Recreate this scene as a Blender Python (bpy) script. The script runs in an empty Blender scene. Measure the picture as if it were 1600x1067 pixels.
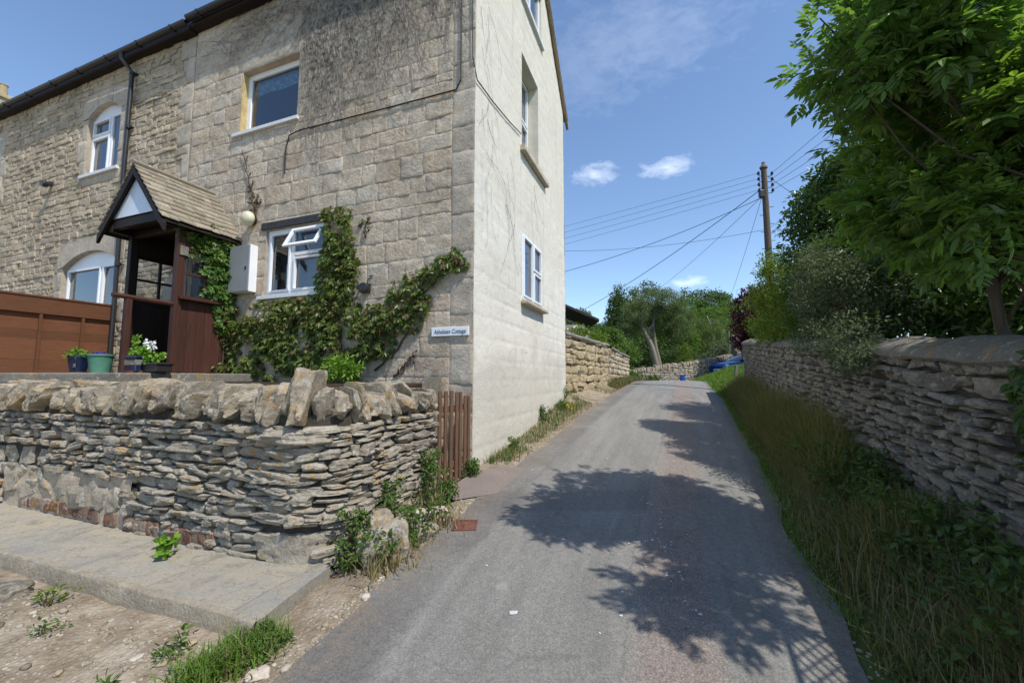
import bpy, math, random
import numpy as np
rng = np.random.default_rng(7)
random.seed(7)
R = math.radians
sc = bpy.context.scene
COL = sc.collection

# ------------------------------------------------------------------ helpers
def tag(o, label=None, cat=None, group=None, kind=None):
    if label: o['label'] = label
    if cat: o['category'] = cat
    if group: o['group'] = group
    if kind: o['kind'] = kind
    return o

def thing(name, loc, label, cat, group=None):
    o = bpy.data.objects.new(name, None)
    COL.objects.link(o)
    o.location = loc
    o.empty_display_size = .1
    return tag(o, label, cat, group)

class MB:
    """collects vertices and polygons of one mesh"""
    def __init__(s): s.v = []; s.f = []; s.n = 0
    def add(s, V, F):
        V = np.asarray(V, float).reshape(-1, 3)
        F = F if isinstance(F, list) else [np.asarray(F)]
        for a in F:
            a = np.asarray(a, int)
            if a.ndim == 1: a = a[None]
            if len(a): s.f.append(a + s.n)
        s.v.append(V); s.n += len(V)
        return s
    def box(s, c, size, ax=None):
        c = np.asarray(c, float); h = np.asarray(size, float) / 2
        q = np.array([[x, y, z] for x in (-1, 1) for y in (-1, 1) for z in (-1, 1)], float) * h
        if ax is not None: q = q @ np.asarray(ax, float)
        return s.add(q + c, [[0, 1, 3, 2], [4, 6, 7, 5], [0, 4, 5, 1], [2, 3, 7, 6], [0, 2, 6, 4], [1, 5, 7, 3]])
    def prism(s, poly, ext):
        """poly: list of 3D points, extruded by vector ext"""
        P = np.asarray(poly, float); n = len(P); e = np.asarray(ext, float)
        V = np.vstack([P, P + e])
        F = [list(range(n))[::-1], list(range(n, 2 * n))]
        for i in range(n): F.append([i, (i + 1) % n, n + (i + 1) % n, n + i])
        return s.add(V, F)
    def tube(s, pts, rad, n=8, cap=True):
        P = np.asarray(pts, float); m = len(P)
        rad = np.broadcast_to(np.asarray(rad, float), (m,))
        T = np.gradient(P, axis=0); T /= np.linalg.norm(T, axis=1)[:, None] + 1e-9
        up = np.array([0, 0, 1.]) if abs(T[0, 2]) < .9 else np.array([1., 0, 0])
        A = np.cross(T, up); A /= np.linalg.norm(A, axis=1)[:, None] + 1e-9
        B = np.cross(T, A)
        th = np.linspace(0, 2 * math.pi, n, endpoint=False)
        V = P[:, None] + rad[:, None, None] * (np.cos(th)[None, :, None] * A[:, None] + np.sin(th)[None, :, None] * B[:, None])
        i, j = np.meshgrid(np.arange(m - 1), np.arange(n), indexing='ij')
        i = i.ravel(); j = j.ravel(); k = (j + 1) % n
        F = [np.stack([i * n + j, i * n + k, (i + 1) * n + k, (i + 1) * n + j], 1)]
        if cap: F += [np.arange(n)[::-1][None], (np.arange(n) + (m - 1) * n)[None]]
        return s.add(V.reshape(-1, 3), F)
    def lathe(s, c, prof, n=20):
        c = np.asarray(c, float)
        th = np.linspace(0, 2 * math.pi, n, endpoint=False); m = len(prof)
        V = np.array([[r * math.cos(t), r * math.sin(t), z] for r, z in prof for t in th]) + c
        i, j = np.meshgrid(np.arange(m - 1), np.arange(n), indexing='ij')
        i = i.ravel(); j = j.ravel(); k = (j + 1) % n
        return s.add(V, [np.stack([i * n + j, i * n + k, (i + 1) * n + k, (i + 1) * n + j], 1)])
    def grid(s, V):
        V = np.asarray(V, float); a, b = V.shape[:2]
        i, j = np.meshgrid(np.arange(a - 1), np.arange(b - 1), indexing='ij')
        i = i.ravel(); j = j.ravel()
        return s.add(V.reshape(-1, 3), [np.stack([i * b + j, (i + 1) * b + j, (i + 1) * b + j + 1, i * b + j + 1], 1)])
    def build(s, name, m, parent=None, smooth=False, bevel=0, sharp=None):
        V = np.vstack(s.v)
        if parent is not None:
            o0 = np.zeros(3); p = parent
            while p is not None: o0 += np.array(p.location); p = p.parent
            V = V - o0
        me = bpy.data.meshes.new(name)
        ks = [a.shape[1] for a in s.f]; cnt = sum(len(a) for a in s.f)
        loops = np.concatenate([a.ravel() for a in s.f]).astype(np.int32)
        tot = np.concatenate([np.full(len(a), a.shape[1]) for a in s.f]).astype(np.int32)
        start = np.concatenate([[0], np.cumsum(tot)[:-1]]).astype(np.int32)
        me.vertices.add(len(V)); me.vertices.foreach_set('co', V.astype(np.float32).ravel())
        me.loops.add(len(loops)); me.loops.foreach_set('vertex_index', loops)
        me.polygons.add(cnt); me.polygons.foreach_set('loop_start', start); me.polygons.foreach_set('loop_total', tot)
        me.update(calc_edges=True)
        me.validate()
        if not smooth: me.polygons.foreach_set('use_smooth', np.zeros(len(me.polygons), bool))
        if smooth:
            me.polygons.foreach_set('use_smooth', np.ones(len(me.polygons), bool))
            if sharp: me.set_sharp_from_angle(angle=R(sharp))
        me.materials.append(m)
        o = bpy.data.objects.new(name, me); COL.objects.link(o)
        if parent is not None: o.parent = parent
        if cnt < 3000 and m.name != 'window_glass' and 'leaf' not in m.name and 'grass' not in m.name:
            import bmesh
            bm = bmesh.new(); bm.from_mesh(me); bmesh.ops.recalc_face_normals(bm, faces=bm.faces); bm.to_mesh(me); bm.free()
        if bevel:
            b = o.modifiers.new('Bevel', 'BEVEL'); b.width = bevel; b.segments = 2; b.limit_method = 'ANGLE'
        return o

def copy_tree(o, delta, parent=None):
    c = o.copy(); COL.objects.link(c)
    if parent is None: c.location = np.array(o.location) + np.asarray(delta, float)
    else: c.parent = parent
    for ch in [x for x in bpy.data.objects if x.parent == o]: copy_tree(ch, delta, c)
    return c

def unit(v): v = np.asarray(v, float); return v / (np.linalg.norm(v, axis=-1, keepdims=True) + 1e-9)

def hash3(i, j, k, s):
    h = (i * 374761393 + j * 668265263 + k * 2147483647 + s * 974634777) & 0xFFFFFFFF
    h = ((h ^ (h >> 13)) * 1274126177) & 0xFFFFFFFF
    h = h ^ (h >> 16)
    return (h & 0xFFFF) / 32767.5 - 1
def noise(P, scale=1., seed=0):
    P = np.asarray(P, float) * scale + 1000
    f = np.floor(P).astype(np.int64); t = P - f; t = t * t * (3 - 2 * t)
    o = 0
    for a in (0, 1):
        for b in (0, 1):
            for c in (0, 1):
                w = (t[..., 0] if a else 1 - t[..., 0]) * (t[..., 1] if b else 1 - t[..., 1]) * (t[..., 2] if c else 1 - t[..., 2])
                o = o + w * hash3(f[..., 0] + a, f[..., 1] + b, f[..., 2] + c, seed)
    return o

# ------------------------------------------------------------------ materials
class NT:
    def __init__(s, tree): s.t = tree; s.n = tree.nodes; s.l = tree.links
    def __call__(s, typ, **kw):
        nd = s.n.new('ShaderNode' + typ)
        for k, v in kw.items():
            if k.startswith('_'): setattr(nd, k[1:], v)
            else:
                key = int(k[1:]) if k[0] == 'i' and k[1:].isdigit() else k.replace('__', ' ')
                sk = nd.inputs[key]
                if hasattr(v, 'is_output') or isinstance(v, bpy.types.NodeSocket): s.l.new(v, sk)
                else: sk.default_value = v
        return nd
    def ramp(s, fac, stops, interp='LINEAR'):
        nd = s.n.new('ShaderNodeValToRGB'); e = nd.color_ramp; e.interpolation = interp
        while len(e.elements) < len(stops): e.elements.new(.5)
        for el, (p, c) in zip(e.elements, stops):
            el.position = p; el.color = (*c, 1) if len(c) == 3 else c
        s.l.new(fac, nd.inputs[0]); return nd.outputs[0]
    def mix(s, f, a, b, mode='MIX'):
        nd = s.n.new('ShaderNodeMix'); nd.data_type = 'RGBA'; nd.blend_type = mode
        for v, k in ((f, 0), (a, 6), (b, 7)):
            if isinstance(v, bpy.types.NodeSocket): s.l.new(v, nd.inputs[k])
            elif k == 0: nd.inputs[0].default_value = v
            else: nd.inputs[k].default_value = (*v, 1)
        return nd.outputs[2]
    def math(s, op, a, b=None):
        nd = s.n.new('ShaderNodeMath'); nd.operation = op
        for v, k in ((a, 0), (b, 1)):
            if v is None: continue
            if isinstance(v, bpy.types.NodeSocket): s.l.new(v, nd.inputs[k])
            else: nd.inputs[k].default_value = v
        return nd.outputs[0]
    def noise(s, vec, scale, detail=4, rough=.6, dist=0):
        nd = s('TexNoise', Vector=vec, Scale=scale, Detail=detail, Roughness=rough, Distortion=dist)
        return nd.outputs[0]

def mat(name, fn, rough=.85, spec=.3, bump=None):
    m = bpy.data.materials.new(name); m.use_nodes = True
    T = NT(m.node_tree); m.node_tree.nodes.clear()
    out = T('OutputMaterial'); b = T('BsdfPrincipled', Roughness=rough)
    b.inputs['Specular IOR Level'].default_value = spec
    T.l.new(b.outputs[0], out.inputs[0])
    co = T('TexCoord').outputs['Object']
    T.out = out; T.b = b
    fn(T, co, b)
    return m

def setb(T, b, col=None, bump=None, strength=.5, dist=.01, rough=None):
    if col is not None:
        if isinstance(col, bpy.types.NodeSocket): T.l.new(col, b.inputs['Base Color'])
        else: b.inputs['Base Color'].default_value = (*col, 1)
    if bump is not None:
        n = T('Bump', Height=bump, Strength=strength, Distance=dist)
        T.l.new(n.outputs[0], b.inputs['Normal'])
    if rough is not None: T.l.new(rough, b.inputs['Roughness'])

def island(T): return T('NewGeometry').outputs['Random Per Island']

def stone_mat(name, cols, lichen=.0, white=.0, stain=(.5, .5, .5), stain_amt=.35, bump=.6, bscale=40, orange=(.42, .22, .03)):
    def fn(T, co, b):
        r = island(T)
        n = max(2, len(cols)); cols_ = list(cols) * (2 if len(cols) == 1 else 1)
        c = T.ramp(r, [(i / max(1, n - 1), k) for i, k in enumerate(cols_)])
        big = T.noise(co, 1.3, 5, .6); mid = T.noise(co, 9, 5, .65); fine = T.noise(co, bscale, 6, .7)
        c = T.mix(T.ramp(mid, [(.3, (0, 0, 0)), (.75, (.85, .85, .85))]), c, (.78, .73, .64), 'MULTIPLY')
        c = T.mix(.3, c, T.ramp(T.noise(co, 4.3, 5, .7, .5), [(.3, (.5, .5, .5)), (.5, (1, 1, 1)), (.7, (1.5, 1.48, 1.42))]), 'MULTIPLY')
        c = T.mix(T.math('MULTIPLY', T.ramp(big, [(.42, (0, 0, 0)), (.68, (1, 1, 1))]), stain_amt), c, stain, 'MULTIPLY')
        c = T.mix(.42, c, T.ramp(fine, [(.3, (.3, .3, .3)), (.5, (1, 1, 1)), (.72, (1.5, 1.5, 1.45))]), 'MULTIPLY')
        if white:
            w = T.ramp(T.noise(co, 14, 3, .6, .6), [(.60 - white * .1, (0, 0, 0)), (.66, (1, 1, 1))])
            c = T.mix(T.math('MULTIPLY', w, .6), c, (.42, .41, .37))
        if lichen:
            w1 = T.ramp(T.noise(co, 5, 2, .5), [(.58 - lichen * .1, (0, 0, 0)), (.62, (1, 1, 1))])
            w2 = T.ramp(T.noise(co, 32, 2, .6), [(.52, (0, 0, 0)), (.6, (1, 1, 1))])
            c = T.mix(T.math('MULTIPLY', T.math('MULTIPLY', w1, w2), .75), c, orange)
        setb(T, b, c, T.math('ADD', fine, T.math('MULTIPLY', mid, 1.6)), bump, .018)
    return mat(name, fn, .92, .15)

def plain(name, col, rough=.7, spec=.3, var=.15, scale=8, bump=.0, stretch=None, metal=0):
    def fn(T, co, b):
        v = co
        if stretch:
            v = T('Mapping', Vector=co, Scale=stretch).outputs[0]
        n = T.noise(v, scale, 5, .65)
        lo = tuple(max(0, k * (1 - var * 1.5)) for k in col); hi = tuple(min(1, k * (1 + var)) for k in col)
        c = T.ramp(n, [(.3, lo), (.7, hi)])
        setb(T, b, c, n if bump else None, bump, .006)
        b.inputs['Metallic'].default_value = metal
    return mat(name, fn, rough, spec)

def leaf_mat(name, cols, trans=.3, spec=.35, rough=.5, tcol=None):
    def fn(T, co, b):
        c = T.ramp(island(T), [(i / max(1, len(cols) - 1), k) for i, k in enumerate(cols)])
        big = T.noise(co, .9, 3, .6)
        c = T.mix(T.ramp(big, [(.35, (0, 0, 0)), (.7, (.55, .55, .55))]), c, (1.0, .85, .6), 'MULTIPLY')
        setb(T, b, c)
        tr = T('BsdfTranslucent', Color=T.mix(1., c, tcol or (1.3, 1.5, .55), 'MULTIPLY'))
        mx = T('MixShader', Fac=trans)
        T.l.new(b.outputs[0], mx.inputs[1]); T.l.new(tr.outputs[0], mx.inputs[2])
        T.l.new(mx.outputs[0], T.out.inputs[0])
    return mat(name, fn, rough, spec)

def wood_mat(name, col, var=.35, rough=.65, along='z'):
    st = {'z': (14, 14, 1.2), 'h': (1.5, 1.5, 22)}[along]
    def fn(T, co, b):
        v = T('Mapping', Vector=co, Scale=st).outputs[0]
        n = T.noise(v, 3, 6, .7, .4)
        c0 = T.ramp(n, [(.28, tuple(k * (1 - var) for k in col)), (.72, tuple(k * (1 + var * .7) for k in col))])
        r = island(T)
        c = T.mix(1., c0, T.ramp(r, [(0, (.75, .75, .75)), (1, (1.15, 1.12, 1.1))]), 'MULTIPLY')
        setb(T, b, c, n, .35, .004)
    return mat(name, fn, rough, .25)

M = {}
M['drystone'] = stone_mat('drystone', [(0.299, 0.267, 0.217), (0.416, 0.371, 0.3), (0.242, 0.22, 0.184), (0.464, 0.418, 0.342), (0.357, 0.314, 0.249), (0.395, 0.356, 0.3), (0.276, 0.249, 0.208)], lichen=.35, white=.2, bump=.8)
M['coping'] = stone_mat('coping', [(0.367, 0.312, 0.238), (0.26, 0.23, 0.182), (0.432, 0.371, 0.286), (0.325, 0.277, 0.208), (0.233, 0.208, 0.172), (0.39, 0.329, 0.238)], lichen=.4, white=.2, bump=.9, bscale=28)
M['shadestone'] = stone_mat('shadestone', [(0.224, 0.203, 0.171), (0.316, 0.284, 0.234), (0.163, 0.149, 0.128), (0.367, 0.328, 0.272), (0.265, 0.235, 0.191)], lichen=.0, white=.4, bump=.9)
M['mortar_dark'] = stone_mat('earth_core', [(.07, .062, .05)], bump=.6)
M['mortar_light'] = stone_mat('lime_mortar', [(0.478, 0.403, 0.318), (0.509, 0.433, 0.343)], bump=.6, stain_amt=.3)
M['ashlar'] = stone_mat('ashlar', [(0.566, 0.48, 0.373), (0.617, 0.53, 0.418), (0.503, 0.43, 0.344), (0.586, 0.49, 0.379), (0.534, 0.43, 0.33), (0.597, 0.525, 0.433), (0.473, 0.411, 0.339)], white=.3, stain=(.62, .58, .53), stain_amt=.65, bump=.9, bscale=26)
M['dressed'] = stone_mat('dressed_stone', [(0.52, 0.452, 0.368), (0.57, 0.502, 0.413), (0.478, 0.418, 0.343)], stain_amt=.4, bump=.5, bscale=34)
M['rubble'] = stone_mat('rubble', [(0.556, 0.463, 0.34), (0.453, 0.383, 0.286), (0.608, 0.512, 0.385), (0.412, 0.353, 0.271), (0.576, 0.473, 0.345), (0.515, 0.442, 0.35)], white=.1, stain=(.55, .52, .46), stain_amt=.55, bump=.9, bscale=34)
M['tanblock'] = stone_mat('tan_blocks', [(.48, .40, .26), (.42, .34, .22), (.53, .45, .31), (.36, .31, .215)], lichen=.1, stain=(.5, .48, .4), bump=.9)
M['brick'] = stone_mat('old_brick', [(.23, .085, .06), (.29, .22, .16), (.17, .085, .065), (.33, .27, .21), (.25, .14, .10), (.22, .19, .15)], white=.3, lichen=.2, bump=.7)
M['cement'] = stone_mat('cement_cap', [(.22, .205, .175), (.27, .25, .21)], lichen=.02, white=.2, bump=.7, bscale=50, stain_amt=.5)
M['kerbstone'] = stone_mat('kerbstone', [(.40, .35, .27), (.36, .315, .245)], white=.1, bump=.8, bscale=60)
M['ochre'] = plain('sunlit_ochre_reveal', (.50, .38, .19), .9, .1, .2, 12, .3)  # warm sunlight on the window reveal, put into its colour
def _slate(T, co, b):
    r = island(T)
    c = T.ramp(r, [(0, (.20, .165, .12)), (.4, (.29, .245, .18)), (.7, (.24, .21, .165)), (1, (.35, .30, .23))])
    n = T.noise(co, 30, 5, .7); m2 = T.noise(co, 7, 4, .6)
    c = T.mix(.5, c, T.ramp(n, [(.3, (.45, .45, .45)), (.7, (1.35, 1.35, 1.3))]), 'MULTIPLY')
    c = T.mix(T.ramp(m2, [(.62, (0, 0, 0)), (.7, (.6, .6, .6))]), c, (.46, .44, .38))
    setb(T, b, c, n, .6, .01)
M['slate'] = mat('stone_slate', _slate, .9, .2)
M['plastic_black'] = plain('black_plastic', (.022, .020, .020), .38, .5, .2)
M['pvc'] = plain('white_pvc', (.80, .81, .82), .35, .5, .04, 3)
M['sill_white'] = plain('painted_sill', (.68, .68, .67), .6, .3, .1, 20)
M['meter'] = plain('meter_box_shade', (.25, .26, .265), .5, .4, .05, 2)  # shade on the white cabinet's front, painted in as grey
M['cream'] = plain('cream_plastic', (.62, .58, .40), .4, .4, .06, 3)
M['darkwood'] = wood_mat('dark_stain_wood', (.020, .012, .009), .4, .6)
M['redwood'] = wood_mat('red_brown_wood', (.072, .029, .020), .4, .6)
M['fencewood'] = wood_mat('orange_brown_boards', (.145, .060, .029), .3, .85, 'h')
M['palewood'] = wood_mat('weathered_pales', (.19, .108, .066), .5, .7)
M['greywood'] = wood_mat('grey_wood', (.20, .175, .14), .4, .85)
M['polewood'] = wood_mat('pole_wood', (.105, .08, .062), .45, .85)
M['bark'] = wood_mat('bark', (.10, .078, .055), .5, .9)
M['palebark'] = wood_mat('pale_bark', (.25, .215, .17), .4, .9)
M['room'] = plain('room_wall', (.16, .17, .19), .9, .1, .1)
M['roomlight'] = plain('room_reveal', (.55, .58, .60), .9, .1, .05)
M['blind'] = plain('blue_blind', (.25, .40, .46), .8, .1, .45, 14)
M['gablepanel'] = plain('pale_blue_panel', (.62, .67, .74), .25, .5, .04, 3)  # even bluish white, fairly smooth
M['rust'] = plain('rusty_cover', (.16, .065, .045), .8, .3, .3, 30, .4)
M['cable'] = plain('cable_sheath', (.02, .02, .022), .6, .3, .1)
M['twig'] = plain('dead_twig', (.33, .30, .27), .9, .1, .7, 14)
M['stem'] = plain('creeper_stem', (.085, .06, .04), .9, .1, .3, 20)
M['ceramic'] = plain('glazed_blue', (.012, .020, .06), .2, .5, .3, 6)
M['greenpot'] = plain('green_pot', (.085, .23, .16), .45, .4, .15, 6)
M['terracotta'] = plain('terracotta', (.33, .11, .05), .8, .2, .2, 15)
M['soil'] = plain('soil', (.05, .035, .025), .95, .1, .3, 40)
M['bucket'] = plain('blue_plastic', (.015, .09, .42), .35, .5, .08, 4)
M['carpaint'] = plain('car_paint', (.03, .11, .42), .2, .6, .03, 2)
M['tyre'] = plain('tyre', (.02, .02, .02), .85, .2)
M['metal'] = plain('light_metal', (.5, .5, .5), .3, .5, .1, 5, 0, None, .9)
M['lamp'] = plain('lamp_lens', (.75, .78, .8), .1, .6, .05)
def _glass(T, co, b):
    g = T('BsdfGlossy', Color=(.95, .97, 1, 1), Roughness=.02); t = T('BsdfTransparent', Color=(.72, .78, .82, 1))
    f = T('Fresnel', IOR=1.55); f2 = T.math('ADD', T.math('MULTIPLY', f.outputs[0], 1.5), .05)
    mx = T('MixShader', Fac=f2); T.l.new(t.outputs[0], mx.inputs[1]); T.l.new(g.outputs[0], mx.inputs[2])
    T.l.new(mx.outputs[0], T.out.inputs[0])
M['glass'] = mat('window_glass', _glass)
def _render(T, co, b):
    big = T.noise(co, .8, 5, .6); mid = T.noise(co, 5, 5, .65); fine = T.noise(co, 38, 5, .7)
    c = T.ramp(big, [(.35, (.67, .63, .545)), (.7, (.76, .725, .635))])
    c = T.mix(T.ramp(mid, [(.55, (0, 0, 0)), (.75, (.5, .5, .5))]), c, (.54, .495, .405))
    hz = T('SeparateXYZ', Vector=co).outputs[2]; hz = T.math('ADD', hz, T.math('MULTIPLY', T.math('SUBTRACT', big, .5), 2.5))
    c = T.mix(T.ramp(T.math('MULTIPLY', hz, .1), [(.25, (0, 0, 0)), (.29, (.5, .5, .5))]), c, (.60, .54, .435))
    c = T.mix(T.ramp(T.math('MULTIPLY', hz, .1), [(-.0, (.6, .6, .6)), (.06, (0, 0, 0))]), c, (.50, .47, .40))
    c = T.mix(T.ramp(T.noise(co, 2.2, 6, .75, 1.), [(.60, (0, 0, 0)), (.68, (.4, .4, .4))]), c, (.52, .475, .39))
    pits = T.ramp(T.noise(co, 17, 3, .6), [(.27, (1, 1, 1)), (.34, (0, 0, 0))])
    c = T.mix(T.math('MULTIPLY', pits, .5), c, (.42, .38, .31))
    h = T.math('SUBTRACT', T.math('ADD', fine, T.math('MULTIPLY', mid, 1.6)), T.math('MULTIPLY', pits, 1.2))
    st = T.noise(T('Mapping', Vector=co, Scale=(7, 7, .35)).outputs[0], 1.0, 5, .65); c = T.mix(T.ramp(st, [(.54, (0, 0, 0)), (.72, (.45, .45, .45))]), c, (.47, .43, .35))
    setb(T, b, c, h, .65, .013)
M['render'] = mat('cream_render', _render, .9, .15)
def _flag(T, co, b):
    big = T.noise(co, 1.6, 6, .65, .6); fine = T.noise(co, 60, 5, .7); mid = T.noise(T('Mapping', Vector=co, Scale=(1, 3.5, 1), Rotation=(0, 0, .36)).outputs[0], 2.6, 5, .6, .8)
    c = T.ramp(big, [(.32, (.26, .25, .235)), (.47, (.35, .315, .255)), (.7, (.40, .345, .26))])
    c = T.mix(T.ramp(mid, [(.45, (0, 0, 0)), (.65, (.7, .7, .7))]), c, (.30, .29, .265))
    rx = T('Mapping', Vector=co, Rotation=(0, 0, .358)).outputs[0]; sx = T('SeparateXYZ', Vector=rx)
    jx = T.math('ADD', sx.outputs[0], T.math('MULTIPLY', T.math('SUBTRACT', big, .5), .10))
    cell = T.math('FLOOR', T.math('DIVIDE', jx, .83)); wn = T('TexWhiteNoise', _noise_dimensions='1D', W=cell)
    c = T.mix(.55, c, T.ramp(wn.outputs['Value'], [(0, (.72, .75, .78)), (.5, (1.0, .97, .9)), (1, (1.14, 1.06, .94))]), 'MULTIPLY')
    fj = T.math('ABSOLUTE', T.math('SUBTRACT', T.math('FRACT', T.math('DIVIDE', jx, .83)), .5)); c = T.mix(T.ramp(fj, [(.488, (0, 0, 0)), (.496, (.4, .4, .4))]), c, (.13, .12, .09))
    dn_ = T.ramp(T.noise(co, 5, 6, .75, .4), [(.52, (0, 0, 0)), (.66, (.65, .65, .65))]); c = T.mix(dn_, c, (.19, .175, .14))
    ck = T.ramp(T.math('ABSOLUTE', T.math('SUBTRACT', T.noise(co, 1.7, 4, .6), .5)), [(.0, (.5, .5, .5)), (.006, (0, 0, 0))]); c = T.mix(ck, c, (.12, .11, .09))
    c = T.mix(.45, c, T.ramp(fine, [(.3, (.5, .5, .5)), (.7, (1.35, 1.35, 1.35))]), 'MULTIPLY')
    setb(T, b, c, T.math('ADD', T.math('MULTIPLY', mid, 1.5), fine), .7, .009)
M['flag'] = mat('concrete_slab', _flag, .85, .2)

# leaves
M['elder'] = leaf_mat('elder_leaf', [(.115, .20, .05), (.155, .26, .065), (.085, .165, .042), (.21, .31, .085)], .5, .6, .30)
M['hedge'] = leaf_mat('hedge_leaf', [(.055, .105, .022), (.08, .145, .032), (.042, .085, .02)], .32, .45, .38)
M['silver'] = leaf_mat('silver_leaf', [(.12, .15, .085), (.17, .20, .12), (.09, .12, .065)], .25, .3, .6)
M['yellowgreen'] = leaf_mat('yellow_green_leaf', [(.12, .20, .034), (.09, .165, .028), (.16, .24, .04), (.30, .30, .035)], .38, .3, .5)
M['creeper'] = leaf_mat('creeper_leaf', [(.11, .165, .034), (.15, .21, .045), (.085, .135, .03), (.19, .24, .06), (.17, .13, .05)], .38, .45, .38)
M['creeper_bright'] = leaf_mat('creeper_bright', [(.08, .17, .028), (.13, .23, .038), (.06, .135, .024)], .35, .45, .4)
M['creeper_red'] = leaf_mat('creeper_red', [(.12, .05, .025), (.09, .08, .03), (.16, .06, .03)], .25, .4, .45)
M['weed'] = leaf_mat('weed_leaf', [(.07, .13, .025), (.10, .17, .035), (.05, .10, .02)], .3, .3, .55)
M['bright'] = leaf_mat('bright_leaf', [(.13, .27, .03), (.19, .33, .04)], .3, .3, .5)
M['grass'] = leaf_mat('grass_blade', [(.085, .13, .03), (.12, .17, .04), (.06, .10, .025), (.20, .17, .08)], .3, .25, .6)
M['lawn'] = leaf_mat('lawn_blade', [(.12, .21, .035), (.16, .26, .045), (.09, .17, .03)], .35, .25, .6)
M['drygrass'] = leaf_mat('dry_grass', [(.33, .27, .15), (.25, .205, .11), (.17, .175, .065), (.40, .33, .20)], .25, .2, .7, (1.2, 1.1, .9))
M['verge'] = leaf_mat('verge_grass', [(.19, .18, .065), (.25, .22, .095), (.12, .145, .042), (.38, .31, .17), (.15, .175, .05), (.31, .25, .13)], .35, .2, .6)
M['purple'] = leaf_mat('purple_leaf', [(.06, .012, .02), (.11, .018, .03), (.04, .011, .018)], .25, .4, .45, (1.6, .6, .8))
M['pine'] = leaf_mat('grey_green_needles', [(.135, .175, .08), (.17, .21, .10), (.10, .14, .062)], .32, .3, .6)
M['conifer'] = leaf_mat('conifer_leaf', [(.065, .115, .035), (.095, .15, .042), (.05, .09, .03)], .3, .3, .6)
M['farleaf'] = leaf_mat('far_leaf', [(.09, .155, .032), (.13, .21, .042), (.07, .125, .03)], .36, .3, .55)
M['birch'] = leaf_mat('birch_leaf', [(.12, .17, .058), (.15, .205, .07), (.10, .145, .05)], .38, .3, .55)
M['flower'] = plain('white_petals', (.75, .75, .72), .7, .2, .05)
M['violet'] = plain('violet_petals', (.16, .08, .45), .7, .2, .1)
M['yellowpetal'] = plain('yellow_petals', (.65, .48, .03), .7, .2, .1)
M['buds'] = plain('elder_buds', (.33, .36, .14), .8, .2, .15)

# ------------------------------------------------------------------ the lie of the land
A0 = np.array([-.53, 5.54]); AN = R(20.5)
D = np.array([-math.cos(AN), math.sin(AN)]); D2 = np.array([math.sin(AN), math.cos(AN)])
NF = -D2; NG = -D
def F(s, z, o=0.):
    s, z, o = np.broadcast_arrays(*(np.asarray(k, float) for k in (s, z, o)))
    return np.stack([A0[0] + D[0] * s + NF[0] * o, A0[1] + D[1] * s + NF[1] * o, z], -1)
def G(s, z, o=0.):
    s, z, o = np.broadcast_arrays(*(np.asarray(k, float) for k in (s, z, o)))
    return np.stack([A0[0] + D2[0] * s + NG[0] * o, A0[1] + D2[1] * s + NG[1] * o, z], -1)
AXF = np.array([[D[0], D[1], 0], [NF[0], NF[1], 0], [0, 0, 1]])     # box axes: along facade, out, up
AXG = np.array([[D2[0], D2[1], 0], [NG[0], NG[1], 0], [0, 0, 1]])

GY = [-12, 0, 1.5, 3, 5, 8, 12, 15.5, 17, 18.5, 21, 26, 34, 60, 90, 140, 260, 600]
GZ = [-.9, -.06, .02, .14, .325, .605, .975, 1.29, 1.39, 1.42, 1.37, 1.38, 1.7, 4.0, 7.5, 13, 20, 24]
def g(y): return np.interp(y, GY, GZ)
LY = [-12, 2.21, 2.81, 3.84, 4.85, 5.96, 8.98, 12.42, 16.39, 18.5, 22, 30]
LX = [-6.4, -1.16, -1.0, -.64, -.29, .18, 1.39, 2.89, 4.75, 5.6, 5.9, 6.2]
RY = [-12, 2.21, 2.78, 3.6, 5.96, 8.64, 11.77, 14.2, 16.2, 17.5, 19, 21, 30]
RX = [-3.4, 1.84, 2.06, 2.38, 3.51, 4.66, 6.05, 6.95, 7.75, 8.2, 8.7, 9.3, 12]
def Lx(y): return np.interp(y, LY, LX)
def Rx(y): return np.interp(y, RY, RX)
WX0, WSL = 1.95, .41                                                # right wall face line x = WX0 + WSL*y
def sm(a, b, x): t = np.clip((x - a) / (b - a), 0, 1); return t * t * (3 - 2 * t)
def ground(x, y):
    x = np.asarray(x, float); y = np.asarray(y, float)
    z = g(y)
    e = (x - Rx(y)) * .92
    z = z + .22 * sm(.05, .8, e) * (y < 40) + .75 * sm(1.0, 1.6, (x - WX0 - WSL * y) * .92 + 0.6) * sm(40, 20, y) * (y < 12.7)
    bank = .47 * np.exp(-(np.clip(10.9 - x, 0, None) / 1.6) ** 2 - ((y - 19.4) / 2.0) ** 2) * sm(20, 14, x)
    z = z + bank * sm(.1, 1.6, e)
    f = (Lx(y) - x) * .92
    lf = sm(.15, .6, f) * sm(5.6, 4.6, y)
    z = z * (1 - lf) + np.minimum(z, .085) * lf
    z = z + .34 * sm(.1, 1.1, f) * sm(6.6, 10, y) * sm(26, 20, y)
    P = np.stack([x, y, x * 0], -1)
    off = np.clip(np.maximum(e, f), 0, .4) / .4
    z = z + off * (.022 * noise(P, 3.1, 3) + .010 * noise(P, 11, 4))
    z = z - .035 * (1 - sm(-.3, .0, np.maximum(e, f)))              # the ground sheet dips under the road
    return z

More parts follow.
